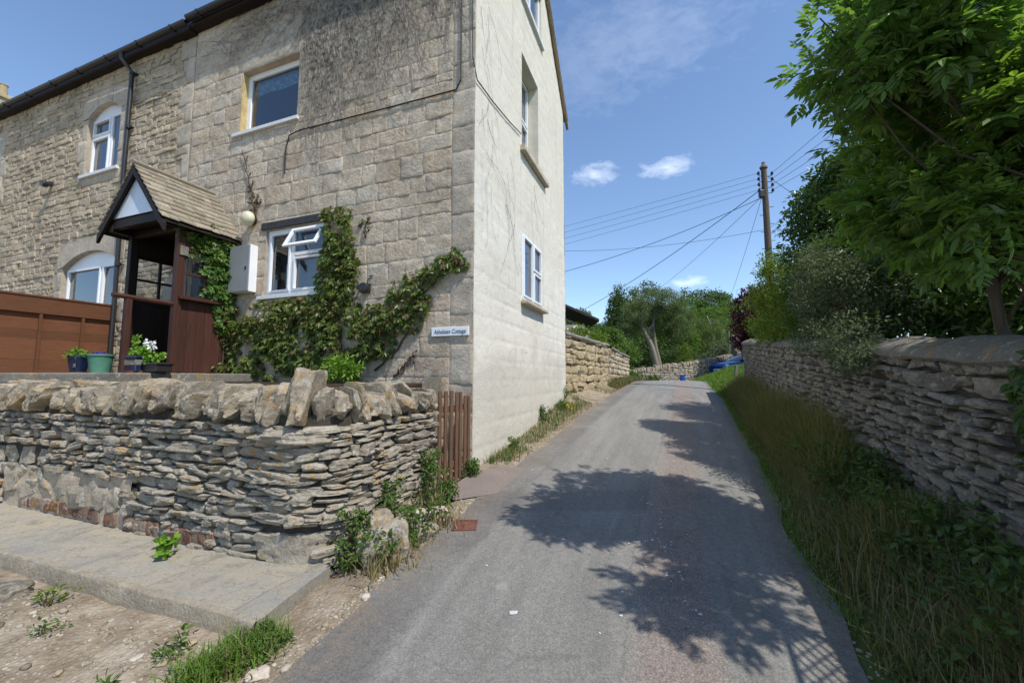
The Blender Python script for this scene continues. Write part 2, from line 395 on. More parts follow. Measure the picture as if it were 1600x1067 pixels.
def axis_graded(fine0, fine1, step, lim):
    a = list(np.arange(fine0, fine1, step)); q = step; v = a[-1]
    while v < lim: q *= 1.25; v += q; a.append(v)
    q = step; v = fine0
    while v > -lim: q *= 1.25; v -= q; a.insert(0, v)
    return np.array(a)
gx = axis_graded(-6, 9, .07, 420); gy = axis_graded(.6, 19, .07, 600)
X, Y = np.meshgrid(gx, gy, indexing='ij')
gm = MB().grid(np.stack([X, Y, ground(X, Y)], -1))
def _earth(T, co, b):
    sx = T('SeparateXYZ', Vector=co)
    big = T.noise(co, .9, 5, .65); mid = T.noise(co, 6, 5, .7); fine = T.noise(co, 45, 5, .7)
    dirt = T.ramp(mid, [(.3, (.17, .13, .09)), (.5, (.29, .235, .17)), (.68, (.38, .325, .25))])
    dirt = T.mix(T.ramp(big, [(.5, (0, 0, 0)), (.7, (.6, .6, .6))]), dirt, (.125, .095, .065))
    vo = T('TexVoronoi', Vector=co, Scale=38)
    peb = T.ramp(vo.outputs['Distance'], [(.18, (1, 1, 1)), (.34, (0, 0, 0))])
    pc = T.ramp(T('SeparateColor', Color=vo.outputs['Color']).outputs[0], [(0, (.22, .18, .13)), (.5, (.40, .35, .27)), (1, (.55, .50, .42))])
    dirt = T.mix(T.math('MULTIPLY', peb, T.ramp(mid, [(.4, (.2, .2, .2)), (.6, (.9, .9, .9))])), dirt, pc)
    grass = T.ramp(T.noise(co, 3, 5, .7), [(.3, (.05, .075, .02)), (.7, (.10, .13, .035))])
    far = T.math('GREATER_THAN', sx.outputs[1], 17.)
    # right of the lane (x - .41y > 1.0) is grass bank, and everything beyond the crest
    right = T.math('GREATER_THAN', T.math('SUBTRACT', T.math('ADD', sx.outputs[0], T.math('MULTIPLY', mid, .25)), T.math('MULTIPLY', sx.outputs[1], .41)), 1.0)
    f = T.math('MAXIMUM', far, right)
    c = T.mix(f, dirt, grass)
    setb(T, b, c, T.math('ADD', fine, T.math('MULTIPLY', T.math('SUBTRACT', 1., vo.outputs['Distance']), 1.2)), .7, .012)
M['earth'] = mat('earth', _earth, .95, .1)
tag(gm.build('ground', M['earth'], smooth=True), kind='structure')

# road: strip with its own across/along coordinates
ys = np.concatenate([np.arange(-8, 1, .5), np.arange(1, 20, .1), np.arange(20, 23, .4)])
tt = np.linspace(0, 1, 25)
RXg = Lx(ys)[:, None] + (Rx(ys) - Lx(ys))[:, None] * tt[None]
wob = .045 * noise(np.stack([ys * 0, ys, ys * 0], -1), 2.2, 9) + .025 * noise(np.stack([ys * 0, ys, ys * 0], -1), 6.5, 10)
RXg[:, 0] += wob; RXg[:, -1] += .05 * noise(np.stack([ys * 0 + 5, ys, ys * 0], -1), 1.8, 12)
RZg = g(ys)[:, None] + .012 + .03 * (1 - (2 * tt[None] - 1) ** 2)
rm = MB().grid(np.stack([RXg, np.broadcast_to(ys[:, None], RXg.shape), RZg], -1))
def _road(T, co, b):
    uv = T('UVMap').outputs[0]
    s = T('SeparateXYZ', Vector=uv); u, v = s.outputs[0], s.outputs[1]
    big = T.noise(co, .7, 5, .6); mid = T.noise(co, 4, 5, .65); fine = T.noise(co, 90, 4, .8); fine2 = T.noise(co, 170, 2, .8)
    streak = T.noise(T('Mapping', Vector=uv, Scale=(9, .35, 1)).outputs[0], 1.6, 4, .6, .2)
    c = T.ramp(streak, [(.3, (.195, .187, .170)), (.7, (.275, .264, .242))])
    c = T.mix(T.ramp(big, [(.4, (0, 0, 0)), (.7, (.5, .5, .5))]), c, (.225, .212, .19))
    uw = T.math('ADD', u, T.math('MULTIPLY', T.math('SUBTRACT', mid, .5), .05))
    # pinkish gravel band in the middle of the lane
    band = T.math('MULTIPLY', T.ramp(uw, [(.56, (0, 0, 0)), (.61, (1, 1, 1)), (.725, (1, 1, 1)), (.765, (0, 0, 0))]), T.ramp(T.noise(co, 2.2, 4, .7), [(.3, (.25, .25, .25)), (.5, (1, 1, 1))]))
    pink = T.ramp(fine, [(.3, (.165, .122, .102)), (.55, (.275, .212, .18)), (.75, (.45, .375, .33))])
    c = T.mix(T.math('MULTIPLY', band, .64), c, pink)
    # darker older edge
    edge = T.ramp(uw, [(.0, (1, 1, 1)), (.13, (1, 1, 1)), (.16, (0, 0, 0)), (.93, (0, 0, 0)), (.96, (1, 1, 1))])
    c = T.mix(T.math('MULTIPLY', edge, T.ramp(T.noise(co, 1.4, 4, .6), [(.35, (.2, .2, .2)), (.55, (.8, .8, .8))])), c, (.155, .143, .132))
    # relaid patch seam at the gate
    vv = T.math('ADD', v, T.math('MULTIPLY', T.math('SUBTRACT', mid, .5), .12))
    patch = T.ramp(T.math('MULTIPLY', vv, .05), [(.208, (0, 0, 0)), (.210, (1, 1, 1)), (.236, (1, 1, 1)), (.238, (0, 0, 0))])
    c = T.mix(T.math('MULTIPLY', T.math('MULTIPLY', patch, T.math('LESS_THAN', uw, .58)), .45), c, (.15, .142, .134))
    crack = T.ramp(T.math('ABSOLUTE', T.math('SUBTRACT', uw, .572)), [(.0, (1, 1, 1)), (.004, (0, 0, 0))])
    c = T.mix(T.math('MULTIPLY', crack, .28), c, (.06, .055, .05))
    vc = T('TexVoronoi', Vector=T('Mapping', Vector=co, Scale=(1, .6, 1)).outputs[0], Scale=1.3, _feature='DISTANCE_TO_EDGE')
    ck = T.math('MULTIPLY', T.ramp(T.math('ADD', vc.outputs['Distance'], T.math('MULTIPLY', T.math('SUBTRACT', mid, .5), .10)), [(.0, (1, 1, 1)), (.012, (0, 0, 0))]), T.ramp(big, [(.46, (0, 0, 0)), (.56, (1, 1, 1))]))
    c = T.mix(T.math('MULTIPLY', ck, .22), c, (.06, .055, .05))
    stain = T.ramp(T.noise(co, 1.1, 3, .5, .3), [(.60, (0, 0, 0)), (.72, (.4, .4, .4))]); c = T.mix(stain, c, (.12, .115, .108))
    soil = T.math('MULTIPLY', T.ramp(uw, [(.0, (1, 1, 1)), (.05, (.6, .6, .6)), (.10, (0, 0, 0)), (.92, (0, 0, 0)), (.965, (.7, .7, .7)), (1., (1, 1, 1))]), T.ramp(T.noise(co, 9, 5, .75), [(.42, (0, 0, 0)), (.6, (1, 1, 1))]))
    c = T.mix(T.math('MULTIPLY', soil, .8), c, (.24, .19, .135))
    # aggregate
    c = T.mix(.75, c, T.ramp(fine, [(.3, (.4, .4, .4)), (.5, (1, 1, 1)), (.7, (1.7, 1.67, 1.62))]), 'MULTIPLY')
    c = T.mix(.5, c, T.ramp(T.noise(co, 22, 5, .75), [(.35, (.72, .72, .72)), (.65, (1.22, 1.22, 1.2))]), 'MULTIPLY')
    c = T.mix(T.ramp(fine2, [(.70, (0, 0, 0)), (.76, (.8, .8, .8))]), c, (.36, .34, .31))
    c = T.mix(T.ramp(T.noise(co, 3.3, 2, .5), [(.72, (0, 0, 0)), (.78, (.35, .35, .35))]), c, (.42, .40, .35))
    setb(T, b, c, T.math('ADD', fine, fine2), .8, .008)
M['road'] = mat('worn_asphalt', _road, .88, .25)
ro = rm.build('road', M['road'], smooth=True)
def set_uv(o, fn):
    uv = o.data.uv_layers.new(name='UVMap')
    n = len(o.data.vertices); co = np.empty(n * 3, np.float32); o.data.vertices.foreach_get('co', co); co = co.reshape(-1, 3)
    li = np.empty(len(o.data.loops), np.int32); o.data.loops.foreach_get('vertex_index', li)
    uv.data.foreach_set('uv', fn(co)[li].astype(np.float32).ravel())
set_uv(ro, lambda c: np.stack([(c[:, 0] - Lx(c[:, 1])) / (Rx(c[:, 1]) - Lx(c[:, 1])), c[:, 1]], -1))
tag(ro, kind='structure')

# ------------------------------------------------------------------ stones
def cube_sphere(n):
    key = {}; V = []; Fc = []
    def vid(p):
        k = tuple(np.round(p, 5))
        if k not in key: key[k] = len(V); V.append(p)
        return key[k]
    a = np.linspace(-1, 1, n + 1)
    for ax in range(3):
        for sg in (-1, 1):
            for i in range(n):
                for j in range(n):
                    q = []
                    for (di, dj) in ((0, 0), (1, 0), (1, 1), (0, 1)):
                        p = np.zeros(3); p[ax] = sg; p[(ax + 1) % 3] = a[i + di]; p[(ax + 2) % 3] = a[j + dj]; q.append(vid(p))
                    Fc.append(q if sg > 0 else q[::-1])
    return np.array(V), np.array(Fc)
def rocks(size, n=4, m=5., facets=6, rough=.07, seed=0, cut=(.62, 1.0)):
    """size (M,3) full sizes -> local vertices (M,K,3) of irregular faceted stones, faces (K',4)"""
    rg = np.random.default_rng(seed)
    q, Fc = cube_sphere(n); Mn = len(size)
    p = q / (np.abs(q) ** m).sum(1, keepdims=True) ** (1 / m)
    p = np.broadcast_to(p, (Mn,) + p.shape).copy()
    for k in range(facets):
        nr = unit(rg.normal(size=(Mn, 3))); d = rg.uniform(*cut, size=(Mn, 1)) * np.abs(nr).sum(1, keepdims=True) ** .75
        t = np.maximum(0, (p * nr[:, None]).sum(-1) - d)
        p -= t[..., None] * nr[:, None]
    p[..., 2] += p[..., 0] * rg.uniform(-.13, .13, (Mn, 1)); p[..., 0] += p[..., 2] * rg.uniform(-.12, .12, (Mn, 1))
    off = rg.uniform(-50, 50, (Mn, 1, 3))
    p *= (1 + rough * noise(p * 1.3 + off, 1., 1) + rough * .6 * noise(p * 3.1 + off, 1., 2) + (rough * .35 * noise(p * 6.5 + off, 1., 3) if n > 5 else 0))[..., None]
    return p * (np.asarray(size)[:, None] / 2), Fc
def add_many(mb, V, Fc):
    Mn, K = V.shape[:2]
    mb.add(V.reshape(-1, 3), [(Fc[None] + (np.arange(Mn) * K)[:, None, None]).reshape(-1, Fc.shape[1])])

class Path:
    """plan polyline; (u, v, w): along, up, out to the seen side"""
    def __init__(s, pts, side=1):
        P = np.asarray(pts, float); d = np.linalg.norm(np.diff(P, axis=0), axis=1)
        s.t = np.concatenate([[0], np.cumsum(d)]); s.P = P; s.L = s.t[-1]
        T = unit(np.gradient(P, s.t, axis=0)); s.N = np.stack([T[:, 1], -T[:, 0]], 1) * side
    def __call__(s, u, v, w):
        x = np.interp(u, s.t, s.P[:, 0]); y = np.interp(u, s.t, s.P[:, 1])
        e = np.clip(u - s.L, 0, None) + np.clip(u, None, 0)
        nx = np.interp(u, s.t, s.N[:, 0]); ny = np.interp(u, s.t, s.N[:, 1])
        return np.stack([x + nx * w - ny * e * np.sign(s.N[0, 0] * 0 + 1) * 0, y + ny * w, v], -1)
def lay(u0, u1, v0, v1, hr, wr, seed, skip=(), vary=.0):
    """irregular courses -> list of (u, v, w, h)"""
    rg = np.random.default_rng(seed); out = []; v = v0
    while v < v1 - hr[0] * .4:
        h = min(rg.uniform(*hr), v1 - v) ; u = u0 - rg.uniform(0, wr[0])
        while u < u1:
            w = rg.uniform(*wr) * (.7 + .6 * h / hr[1]); hh = h
            if u + w > u1: w = u1 - u
            cu = u + w / 2; cv = v + h / 2
            if w > .03 and not any(a < cu < b2 and c < cv < d2 for a, b2, c, d2 in skip):
                if h > hr[1] * .8 and rg.random() < .22:         # two thin ones stacked
                    k = rg.uniform(.4, .6); out.append((u, v, w, h * k)); out.append((u, v + h * k, w, h * (1 - k)))
                else: out.append((u, v, w, h))
            u += w
        v += h
    return np.array(out)
def stones(mb, path, st, depth, n=4, proud=.03, gap=.007, seed=0, rough=.08, facets=6, cut=(.62, 1.0), tilt=.03, vfun=None, m=5.):
    rg = np.random.default_rng(seed); Mn = len(st)
    dep = depth * rg.uniform(.8, 1.1, Mn)
    size = np.stack([st[:, 2] - gap * .5 + .012, dep, st[:, 3] - gap + .006], 1)
    V, Fc = rocks(size, n, m, facets, rough, seed + 1, cut)
    cu = st[:, 0] + st[:, 2] / 2; cv = st[:, 1] + st[:, 3] / 2 + rg.normal(0, .003, Mn)
    cw = -dep / 2 + rg.uniform(-proud, proud, Mn)
    a = rg.normal(0, tilt, (Mn, 1))
    u = cu[:, None] + V[..., 0] * np.cos(a) - V[..., 2] * np.sin(a); v = cv[:, None] + V[..., 2] * np.cos(a) + V[..., 0] * np.sin(a); w = cw[:, None] + V[..., 1]
    if vfun is not None: v = vfun(u, v)
    add_many(mb, path(u, v, w), Fc)

# ---- garden dry stone wall (left foreground)
W0 = np.array([-1.71, 3.18])
pl = [tuple(W0 + D * s) for s in np.arange(7.2, .11, -.15)]
c0 = W0 + D * .1
e1 = np.array([-1.22, 3.52])                                         # the corner is rounded
for t in np.linspace(0, 1, 7):
    k = np.array([-1.40, 3.07]); pl.append(tuple((1 - t) ** 2 * c0 + 2 * t * (1 - t) * k + t * t * e1))
e2 = np.array([-.84, 4.66])
for t in np.linspace(.1, 1, 9): pl.append(tuple(e1 + (e2 - e1) * t))
gp = Path(pl, 1)
UC = gp.t[len(np.arange(7.2, .11, -.15)) + 2]                        # u at the corner
gw = thing('dry_stone_wall', (-1.5, 3.2, .15), 'grey dry stone garden wall with upright coping stones turning the corner beside the lane', 'wall')
UL = gp.L
big = (UC - 4.35, UC - 2.05, .0, .62); big2 = (UC - 4.6, UC - 3.55, .5, .86); qn = (UC - .50, UC + .18, -.1, .46)
st = lay(0, UL, 0.02, 1.22, (.036, .100), (.07, .30), 11, skip=(big, big2, qn))
mb = MB(); stones(mb, gp, st, .20, 6, .024, .009, 21, .12, 10, (.66, .98), .06, m=10.)
# heavier quoins near the corner
q = np.array([(UC - .55 + k, .48 + i * .1, w_, .09) for i, (k, w_) in enumerate([(.1, .62), (-.05, .5), (.2, .55), (.0, .65), (.12, .5), (.05, .62)])])
stones(mb, gp, q, .24, 10, .018, .008, 22, .13, 13, (.66, .98), .05, m=10.)
stones(mb, gp, np.array([(UC - .46, .08, .70, .40), (UC - .75, 1.08, .85, .13)]), .3, 14, .03, .0, 23, .20, 18, (.60, .92), m=9.)
mb.build('stonework', M['drystone'], gw, True, sharp=14)
mb = MB()
stb = lay(big[0], big[1], .32, big[3], (.16, .27), (.16, .34), 31); stc = lay(big2[0], big2[1], .5, .86, (.15, .2), (.17, .28), 32)
stones(mb, gp, np.vstack([stb, stc]), .24, 9, .02, .012, 33, .12, 12, (.6, .92), .12, m=7.)
mb.build('patched_boulders', M['drystone'], gw, True, sharp=16)
mb = MB()
bu = np.arange(UC - 4.0, UC - 1.0, .088)
stones(mb, gp, np.array([(u, .205 + .03 * (UC - u) / 4, .083, .115) for u in bu if random.random() < .93]), .1, 3, .008, .006, 35, .07, 3, (.8, 1.1), .03, m=8)
mb.build('brick_course', M['brick'], gw, True, sharp=42)
mb = MB()
uu = np.linspace(0, UL, 120); vv = np.linspace(-.15, 1.3, 16)
U, V_ = np.meshgrid(uu, vv, indexing='ij')
mb.grid(gp(U, V_, -.055 + .012 * noise(np.stack([U, V_, U * 0], -1), 9, 3)))
mb.grid(gp(U[:, -2:], np.array([1.3, 1.3])[None] + 0 * U[:, -2:], np.array([-.055, -.45])[None] + 0 * U[:, -2:]))
mb.grid(gp(U[:, ::15][:, :2], np.array([1.3, -.15])[None] + 0 * U[:, :2], -.45 + 0 * U[:, :2]))
mb.grid(np.stack([gp(np.array([UL, UL]), np.array([-.15, -.15]), np.array([-.055, -.45])), gp(np.array([UL, UL]), np.array([1.3, 1.3]), np.array([-.055, -.45]))]))
mb.build('earth_core', M['mortar_dark'], gw, True)
mb = MB()
mor = MB()
U2, V2 = np.meshgrid(np.linspace(big[0], big[1], 60), np.linspace(.05, .66, 18), indexing='ij')
mor.grid(gp(U2, V2, -.022 + .018 * noise(np.stack([U2, V2, U2 * 0], -1), 7, 5)))
mor.build('mortar_patch', M['mortar_light'], gw, True)
# coping: stones on edge, leaning
rg = np.random.default_rng(41); u = 0.; cs = []
while u < UL - .02:
    w = rg.uniform(.06, .21); cs.append((u, w)); u += w * .99
cs = np.array(cs); Mn = len(cs)
ht = rg.uniform(.22, .35, Mn); ht[np.abs(cs[:, 0] - UC + .15) < .1] = .42
ht *= np.where(cs[:, 0] > UC + .5, .92, 1.)
V, Fc = rocks(np.stack([cs[:, 1] + .012, rg.uniform(.42, .52, Mn), ht], 1), 11, 11., 13, .11, 42, (.60, .96))
lean = rg.normal(.30, .24, (Mn, 1)) * np.where(np.abs(cs[:, :1] - UC + .1) < .45, .15, 1)
lean *= np.where(cs[:, :1] > UC, -.7, 1)
uu_ = (cs[:, 0] + cs[:, 1] / 2)[:, None] + V[..., 0] * np.cos(lean) + V[..., 2] * np.sin(lean)
vv_ = (1.235 + ht / 2)[:, None] + V[..., 2] * np.cos(lean) - V[..., 0] * np.sin(lean) * .6
ww_ = (-.19 + rg.uniform(-.04, .03, Mn))[:, None] + V[..., 1] - .25 * (V[..., 2] + ht[:, None] / 2) * .6
mb = MB(); add_many(mb, gp(uu_, vv_, ww_), Fc)
mb.build('coping_stones', M['coping'], gw, True, sharp=13)

# ---- slab in front of the wall
mb = MB()
def slab_pt(s, o, z): p = W0 + D * s + NF * o; return (p[0], p[1], z)
sl = [np.array(p) for p in (( -1.47, 2.50), (-1.36, 3.22), tuple(W0 + D * 6.5 - NF * .1), tuple(W0 + D * 6.5 + NF * .67))]
n1, n2 = 60, 14
a = np.linspace(0, 1, n1)[:, None, None]; b_ = np.linspace(0, 1, n2)[None, :, None]
TP = (1 - a) * ((1 - b_) * sl[0] + b_ * sl[1]) + a * ((1 - b_) * sl[3] + b_ * sl[2])
zz = .195 + .006 * noise(np.concatenate([TP, TP[..., :1] * 0], -1), 2.5, 6) + a[..., 0] * .03
top = np.concatenate([TP, zz[..., None]], -1)
mb.grid(top)
for edge in (top[:, 0], top[0, :]):
    low = edge.copy(); low[:, 2] -= .2
    mb.grid(np.stack([edge, low], 1))
so = mb.build('pavement', M['flag'], smooth=True, sharp=50)
tag(so, kind='structure')
# rounded concrete edging along the slab
mb = MB()
ed = top[:, 0]; ln = np.linspace(0, 1, n1)
sec = np.array([(.022, .005), (-.014, .004), (-.022, -.006), (-.024, -.16), (.02, -.16)])
dirn = NF
Vk = np.zeros((n1, len(sec), 3))
for k, (o_, z_) in enumerate(sec):
    Vk[:, k, :2] = ed[:, :2] - dirn * o_; Vk[:, k, 2] = ed[:, 2] + z_
Vk[..., :] += (.004 * noise(Vk, 14, 8))[..., None]
mb.grid(Vk)
kb = mb.build('kerb', M['kerbstone'], smooth=True, sharp=50); tag(kb, kind='structure')

# ------------------------------------------------------------------ cottages
FE = 8.62                                                             # eaves height
def panel(fr, us, vs, holes, top=None, w=0.):
    """grid of cells with holes left open; us, vs line positions"""
    us = np.unique(np.round(np.concatenate([us] + [[h[0], h[1]] for h in holes]), 4)); vs = np.unique(np.round(np.concatenate([vs] + [[h[2], h[3]] for h in holes]), 4))
    U, V = np.meshgrid(us, vs, indexing='ij')
    if top is not None: V = np.minimum(V, top(U))
    cu = (us[:-1] + us[1:]) / 2; cv = (vs[:-1] + vs[1:]) / 2
    keep = np.ones((len(cu), len(cv)), bool)
    for h in holes: keep &= ~((cu[:, None] > h[0]) & (cu[:, None] < h[1]) & (cv[None] > h[2]) & (cv[None] < h[3]))
    keep &= (V[:-1, 1:] - V[:-1, :-1] > 1e-4) | (V[1:, 1:] - V[1:, :-1] > 1e-4)
    i, j = np.nonzero(keep); b2 = len(vs)
    Fq = np.stack([i * b2 + j, (i + 1) * b2 + j, (i + 1) * b2 + j + 1, i * b2 + j + 1], 1)
    ww = w(U, V) if callable(w) else U * 0 + w
    return fr(U, V, ww).reshape(-1, 3), (Fq[:, ::-1] if fr is F else Fq)
def reveals(mb, fr, h, dep, o=0.):
    a, b2, c, d2 = h
    for p, q_ in (((a, c), (b2, c)), ((b2, c), (b2, d2)), ((b2, d2), (a, d2)), ((a, d2), (a, c))):
        mb.add(np.array([fr(p[0], p[1], o), fr(q_[0], q_[1], o), fr(q_[0], q_[1], -dep), fr(p[0], p[1], -dep)]), [[0, 1, 2, 3]])

def block_grid(fr, bl, nx, ny, relief, depth, gap, seed, jit=.006, edge=.012, rough=.006):
    rg = np.random.default_rng(seed); Mn = len(bl); bl = np.asarray(bl)
    def lin(n): return np.concatenate([[0, .0], np.linspace(0, 1, n), [1., 1.]])
    K, L = nx + 4, ny + 4
    a = lin(nx)[None, :, None]; c = lin(ny)[None, None, :]
    u0 = bl[:, 0] + gap / 2; u1 = bl[:, 0] + bl[:, 2] - gap / 2; v0 = bl[:, 1] + gap / 2; v1 = bl[:, 1] + bl[:, 3] - gap / 2
    ex = np.array([0, 0] + [edge] * 1 + [0] * (nx - 2) + [-edge] * 1 + [0, 0]); ey = np.array([0, 0] + [edge] + [0] * (ny - 2) + [-edge] + [0, 0])
    U = u0[:, None, None] + (u1 - u0)[:, None, None] * a + ex[None, :, None] + 0 * c
    V = v0[:, None, None] + (v1 - v0)[:, None, None] * c + ey[None, None, :] + 0 * a
    base = rg.uniform(-relief, relief, (Mn, 1, 1))
    tiltu = rg.normal(0, relief * .8, (Mn, 1, 1)); tiltv = rg.normal(0, relief * .6, (Mn, 1, 1))
    off = rg.uniform(-40, 40, (Mn, 1, 1))
    P = np.stack([U, V, off + 0 * U], -1)
    Wd = base + tiltu * (a - .5) + tiltv * (c - .5) + rough * noise(P, 7, seed) + rough * .7 * noise(P, 19, seed + 1)
    ring1 = np.zeros((K, L), bool); ring1[[1, -2], :] = True; ring1[:, [1, -2]] = True
    ring0 = np.zeros((K, L), bool); ring0[[0, -1], :] = True; ring0[:, [0, -1]] = True
    Wd = Wd - edge * .55 * ring1[None]
    Wd = np.where(ring0[None], -depth, Wd)
    jn = jit * noise(P, 9, seed + 5); U = U + jn * (~ring0)[None]; V = V + jit * noise(P, 8, seed + 6) * (~ring0)[None]
    mb = MB()
    pts = fr(U, V, Wd)
    i, j = np.meshgrid(np.arange(K - 1), np.arange(L - 1), indexing='ij'); i = i.ravel(); j = j.ravel()
    Fc = np.stack([i * L + j, (i + 1) * L + j, (i + 1) * L + j + 1, i * L + j + 1], 1)
    if fr is F: Fc = Fc[:, ::-1]
    add_many(mb, pts.reshape(Mn, -1, 3), Fc)
    return mb
def courses(u0, u1, v0, v1, hr, wr, holes, seed, snap=.1):
    rg = np.random.default_rng(seed); out = []; v = v0
    edges = sorted({h[2] for h in holes} | {h[3] for h in holes})
    while v < v1 - .02:
        h = rg.uniform(*hr)
        for e in edges:
            if v < e < v + h + snap and e - v > hr[0] * .5: h = e - v; break
        h = min(h, v1 - v)
        if v1 - (v + h) < hr[0] * .5: h = v1 - v
        iv = [(u0, u1)]
        for a, b2, c, d2 in holes:
            if c < v + h - .02 and d2 > v + .02:
                iv = [x for p, q_ in iv for x in ((p, min(q_, a)), (max(p, b2), q_)) if x[1] - x[0] > .02]
        for p, q_ in iv:
            u = p
            while u < q_ - .01:
                w = rg.uniform(*wr)
                if q_ - (u + w) < wr[0] * .8: w = q_ - u
                if w > wr[1] * 1.5: w /= 2
                out.append((u, v, w, h)); u += w
        v += h
    return out

def casement(parent, fr, h, dep, layout, arch=0, name='window', frame_w=.06, room=True, roomcol='room', blind=False, sill=None, proud=0.):
    """white frame with mullions; layout: list of inner bars ('v',u,v0,v1) / ('h',v,u0,u1)"""
    a, b2, c, d2 = h; o = -dep
    mb = MB()
    def bar(u0, u1, v0, v1, t=.06, oo=0.):
        P = fr(np.array([u0, u1, u1, u0]), np.array([v0, v0, v1, v1]), o + oo)
        n_ = fr(0., 0., 1.) - fr(0., 0., 0.); mb.prism(P - n_ * t, n_ * t)
    fw = frame_w
    bar(a, a + fw, c, d2); bar(b2 - fw, b2, c, d2); bar(a + fw, b2 - fw, c, c + fw); bar(a + fw, b2 - fw, d2 - fw, d2)
    for L_ in layout:
        if L_[0] == 'v': bar(L_[1] - .035, L_[1] + .035, L_[2], L_[3])
        elif L_[0] == 'h': bar(L_[2], L_[3], L_[1] - .03, L_[1] + .03)
    if layout:                                                        # inner casement rims
        for (u0, u1, v0, v1) in [L_[1:] for L_ in layout if L_[0] == 'rim']:
            for q_ in ((u0, u0 + .04, v0, v1), (u1 - .04, u1, v0, v1), (u0 + .04, u1 - .04, v0, v0 + .04), (u0 + .04, u1 - .04, v1 - .04, v1)): bar(*q_, .05, .022)
    if arch:                                                          # solid white arched head
        t = np.linspace(0, 1, 15); uu = a + (b2 - a) * t; vv = d2 + .001 + arch * (1 - (2 * t - 1) ** 2)
        P = fr(np.concatenate([uu, [b2, a]]), np.concatenate([vv, [d2, d2]]), o - .01)
        n_ = fr(0., 0., 1.) - fr(0., 0., 0.); mb.prism(P - n_ * .04, n_ * .04)
    fo = mb.build(name, M['pvc'], parent, bevel=.006)
    mb = MB(); mb.add(fr(np.array([a + .02, b2 - .02, b2 - .02, a + .02]), np.array([c + .02, c + .02, d2 - .02, d2 - .02]), o - .03), [[3, 2, 1, 0]] if fr is F else [[0, 1, 2, 3]])
    mb.build('pane', M['glass'], fo)
    if room:
        mb = MB(); e = .12; dd = o - .07; db = o - .9
        C = [fr(u, v, w) for w in (dd, db) for u, v in ((a - e, c - e), (b2 + e, c - e), (b2 + e, d2 + e + arch), (a - e, d2 + e + arch))]
        mb.add(np.array(C), [[4, 5, 6, 7], [0, 1, 5, 4], [1, 2, 6, 5], [2, 3, 7, 6], [3, 0, 4, 7]])
        mb.build('room', M[roomcol], fo)
    if blind:
        mb = MB(); tt_ = np.linspace(0, 1, 24)
        Ub, Vb = np.meshgrid(np.linspace(a + .08, b2 - .08, 24), np.linspace(d2 - .36, d2 - .06, 10), indexing='ij')
        mb.grid(fr(Ub, Vb + .012 * np.sin(Ub * 9), o - .12 + .018 * np.sin(Vb * 60)))
        mb.build('blind', M['blind'], fo, True)
    if sill:
        s0, s1, z0, th, out = sill
        mb = MB(); mb.prism(fr(np.array([s0, s1, s1, s0]), np.array([z0] * 4), np.array([out, out, -dep - .02, -dep - .02])), (0, 0, th))
        mb.build('sill', M['sill_white'], fo, bevel=.006)
    return fo

# windows on the facade (s0, s1, z0, z1)
W_up = (3.42, 4.84, 6.10, 7.30); W_lo = (2.62, 4.0, 2.98, 4.14)
W_a1 = (8.66, 9.92, 6.18, 7.56); W_a2 = (8.30, 10.42, 2.75, 4.08); W_a3 = (13.98, 15.2, 6.18, 7.50)
SJ = 6.22                                                             # joint between the two houses

cot = thing('stone_cottage', tuple(F(3., 1.6, 0.)), 'end of terrace cottage of squared grey stone with a cream rendered gable facing the lane', 'house')
adj = thing('stone_cottage', tuple(F(11., 1.6, 0.)), 'rough rubble stone cottage with arched white windows adjoining behind the wooden porch', 'house')

holesR = [W_up, W_lo]
lint_up = (3.28, 4.98, 7.30, 7.62); lint_lo = (2.5, 4.12, 4.14, 4.32)
V, Fq = panel(F, np.linspace(.0, SJ, 40), np.linspace(0., FE, 40), holesR, w=-.005)
mb = MB().add(V, [Fq])
for h in holesR: reveals(mb, F, h, .3, -.005)
mb.build('mortar_bed', M['mortar_light'], cot)
bl = courses(.36, SJ - .02, .4, FE - .05, (.24, .36), (.26, .62), [lint_up, lint_lo] + holesR, 51)
block_grid(F, bl, 10, 7, .0034, .012, .006, 52, .012, .004, .008).build('front_wall', M['ashlar'], cot, True, sharp=50)
# quoins at the corner: alternate long and short dressed blocks
qb = []; z = .2; k = 0
while z < FE - .1:
    h = [.42, .5, .38, .55][k % 4]; qb.append((.0, z, .36, min(h, FE - z))); z += h; k += 1
block_grid(F, qb, 8, 8, .004, .03, .006, 54, .006, .006, .006).build('quoin_stones', M['dressed'], cot, True, sharp=50)
for i_, b_ in enumerate(((lint_up[0], lint_up[2], lint_up[1] - lint_up[0], .32), (lint_lo[0], lint_lo[2], 1.62, .18))): block_grid(F, [b_], 8, 5, .004, .02, .01, 55 + i_).build('lintel', M['dressed'], cot, True, sharp=50)
mb = MB(); mb.prism(F(np.array([2.55, 4.1, 4.1, 2.55]), np.array([4.15] * 4), np.array([.03, .03, -.02, -.02])), (0, 0, .12)); mb.build('slate_head', plain('dark_slate', (.045, .045, .05), .7, .3, .3, 20), cot, bevel=.005)
mb = MB(); mb.prism(F(np.array([W_up[1] - .001] * 4), np.array([6.1, 6.1, 7.3, 7.3]), np.array([.0, -.2, -.2, .0])), tuple(D * -.012) + (0,)); mb.build('sunlit_reveal', M['ochre'], cot)  # only the sun-facing side gets this tone; sunlight painted as ochre
casement(cot, F, W_up, .12, [], sill=(3.36, 4.98, 6.03, .065, .05), blind=True, roomcol='room', frame_w=.10)
wl = casement(cot, F, W_lo, .05, roomcol='roomlight', layout= [('v', 3.42, 3.02, 4.10), ('rim', 3.46, 3.94, 3.04, 4.08), ('rim', 2.68, 3.38, 3.04, 3.62), ('h', 3.68, 2.66, 3.40)], sill=(2.56, 4.1, 2.92, .06, .05))
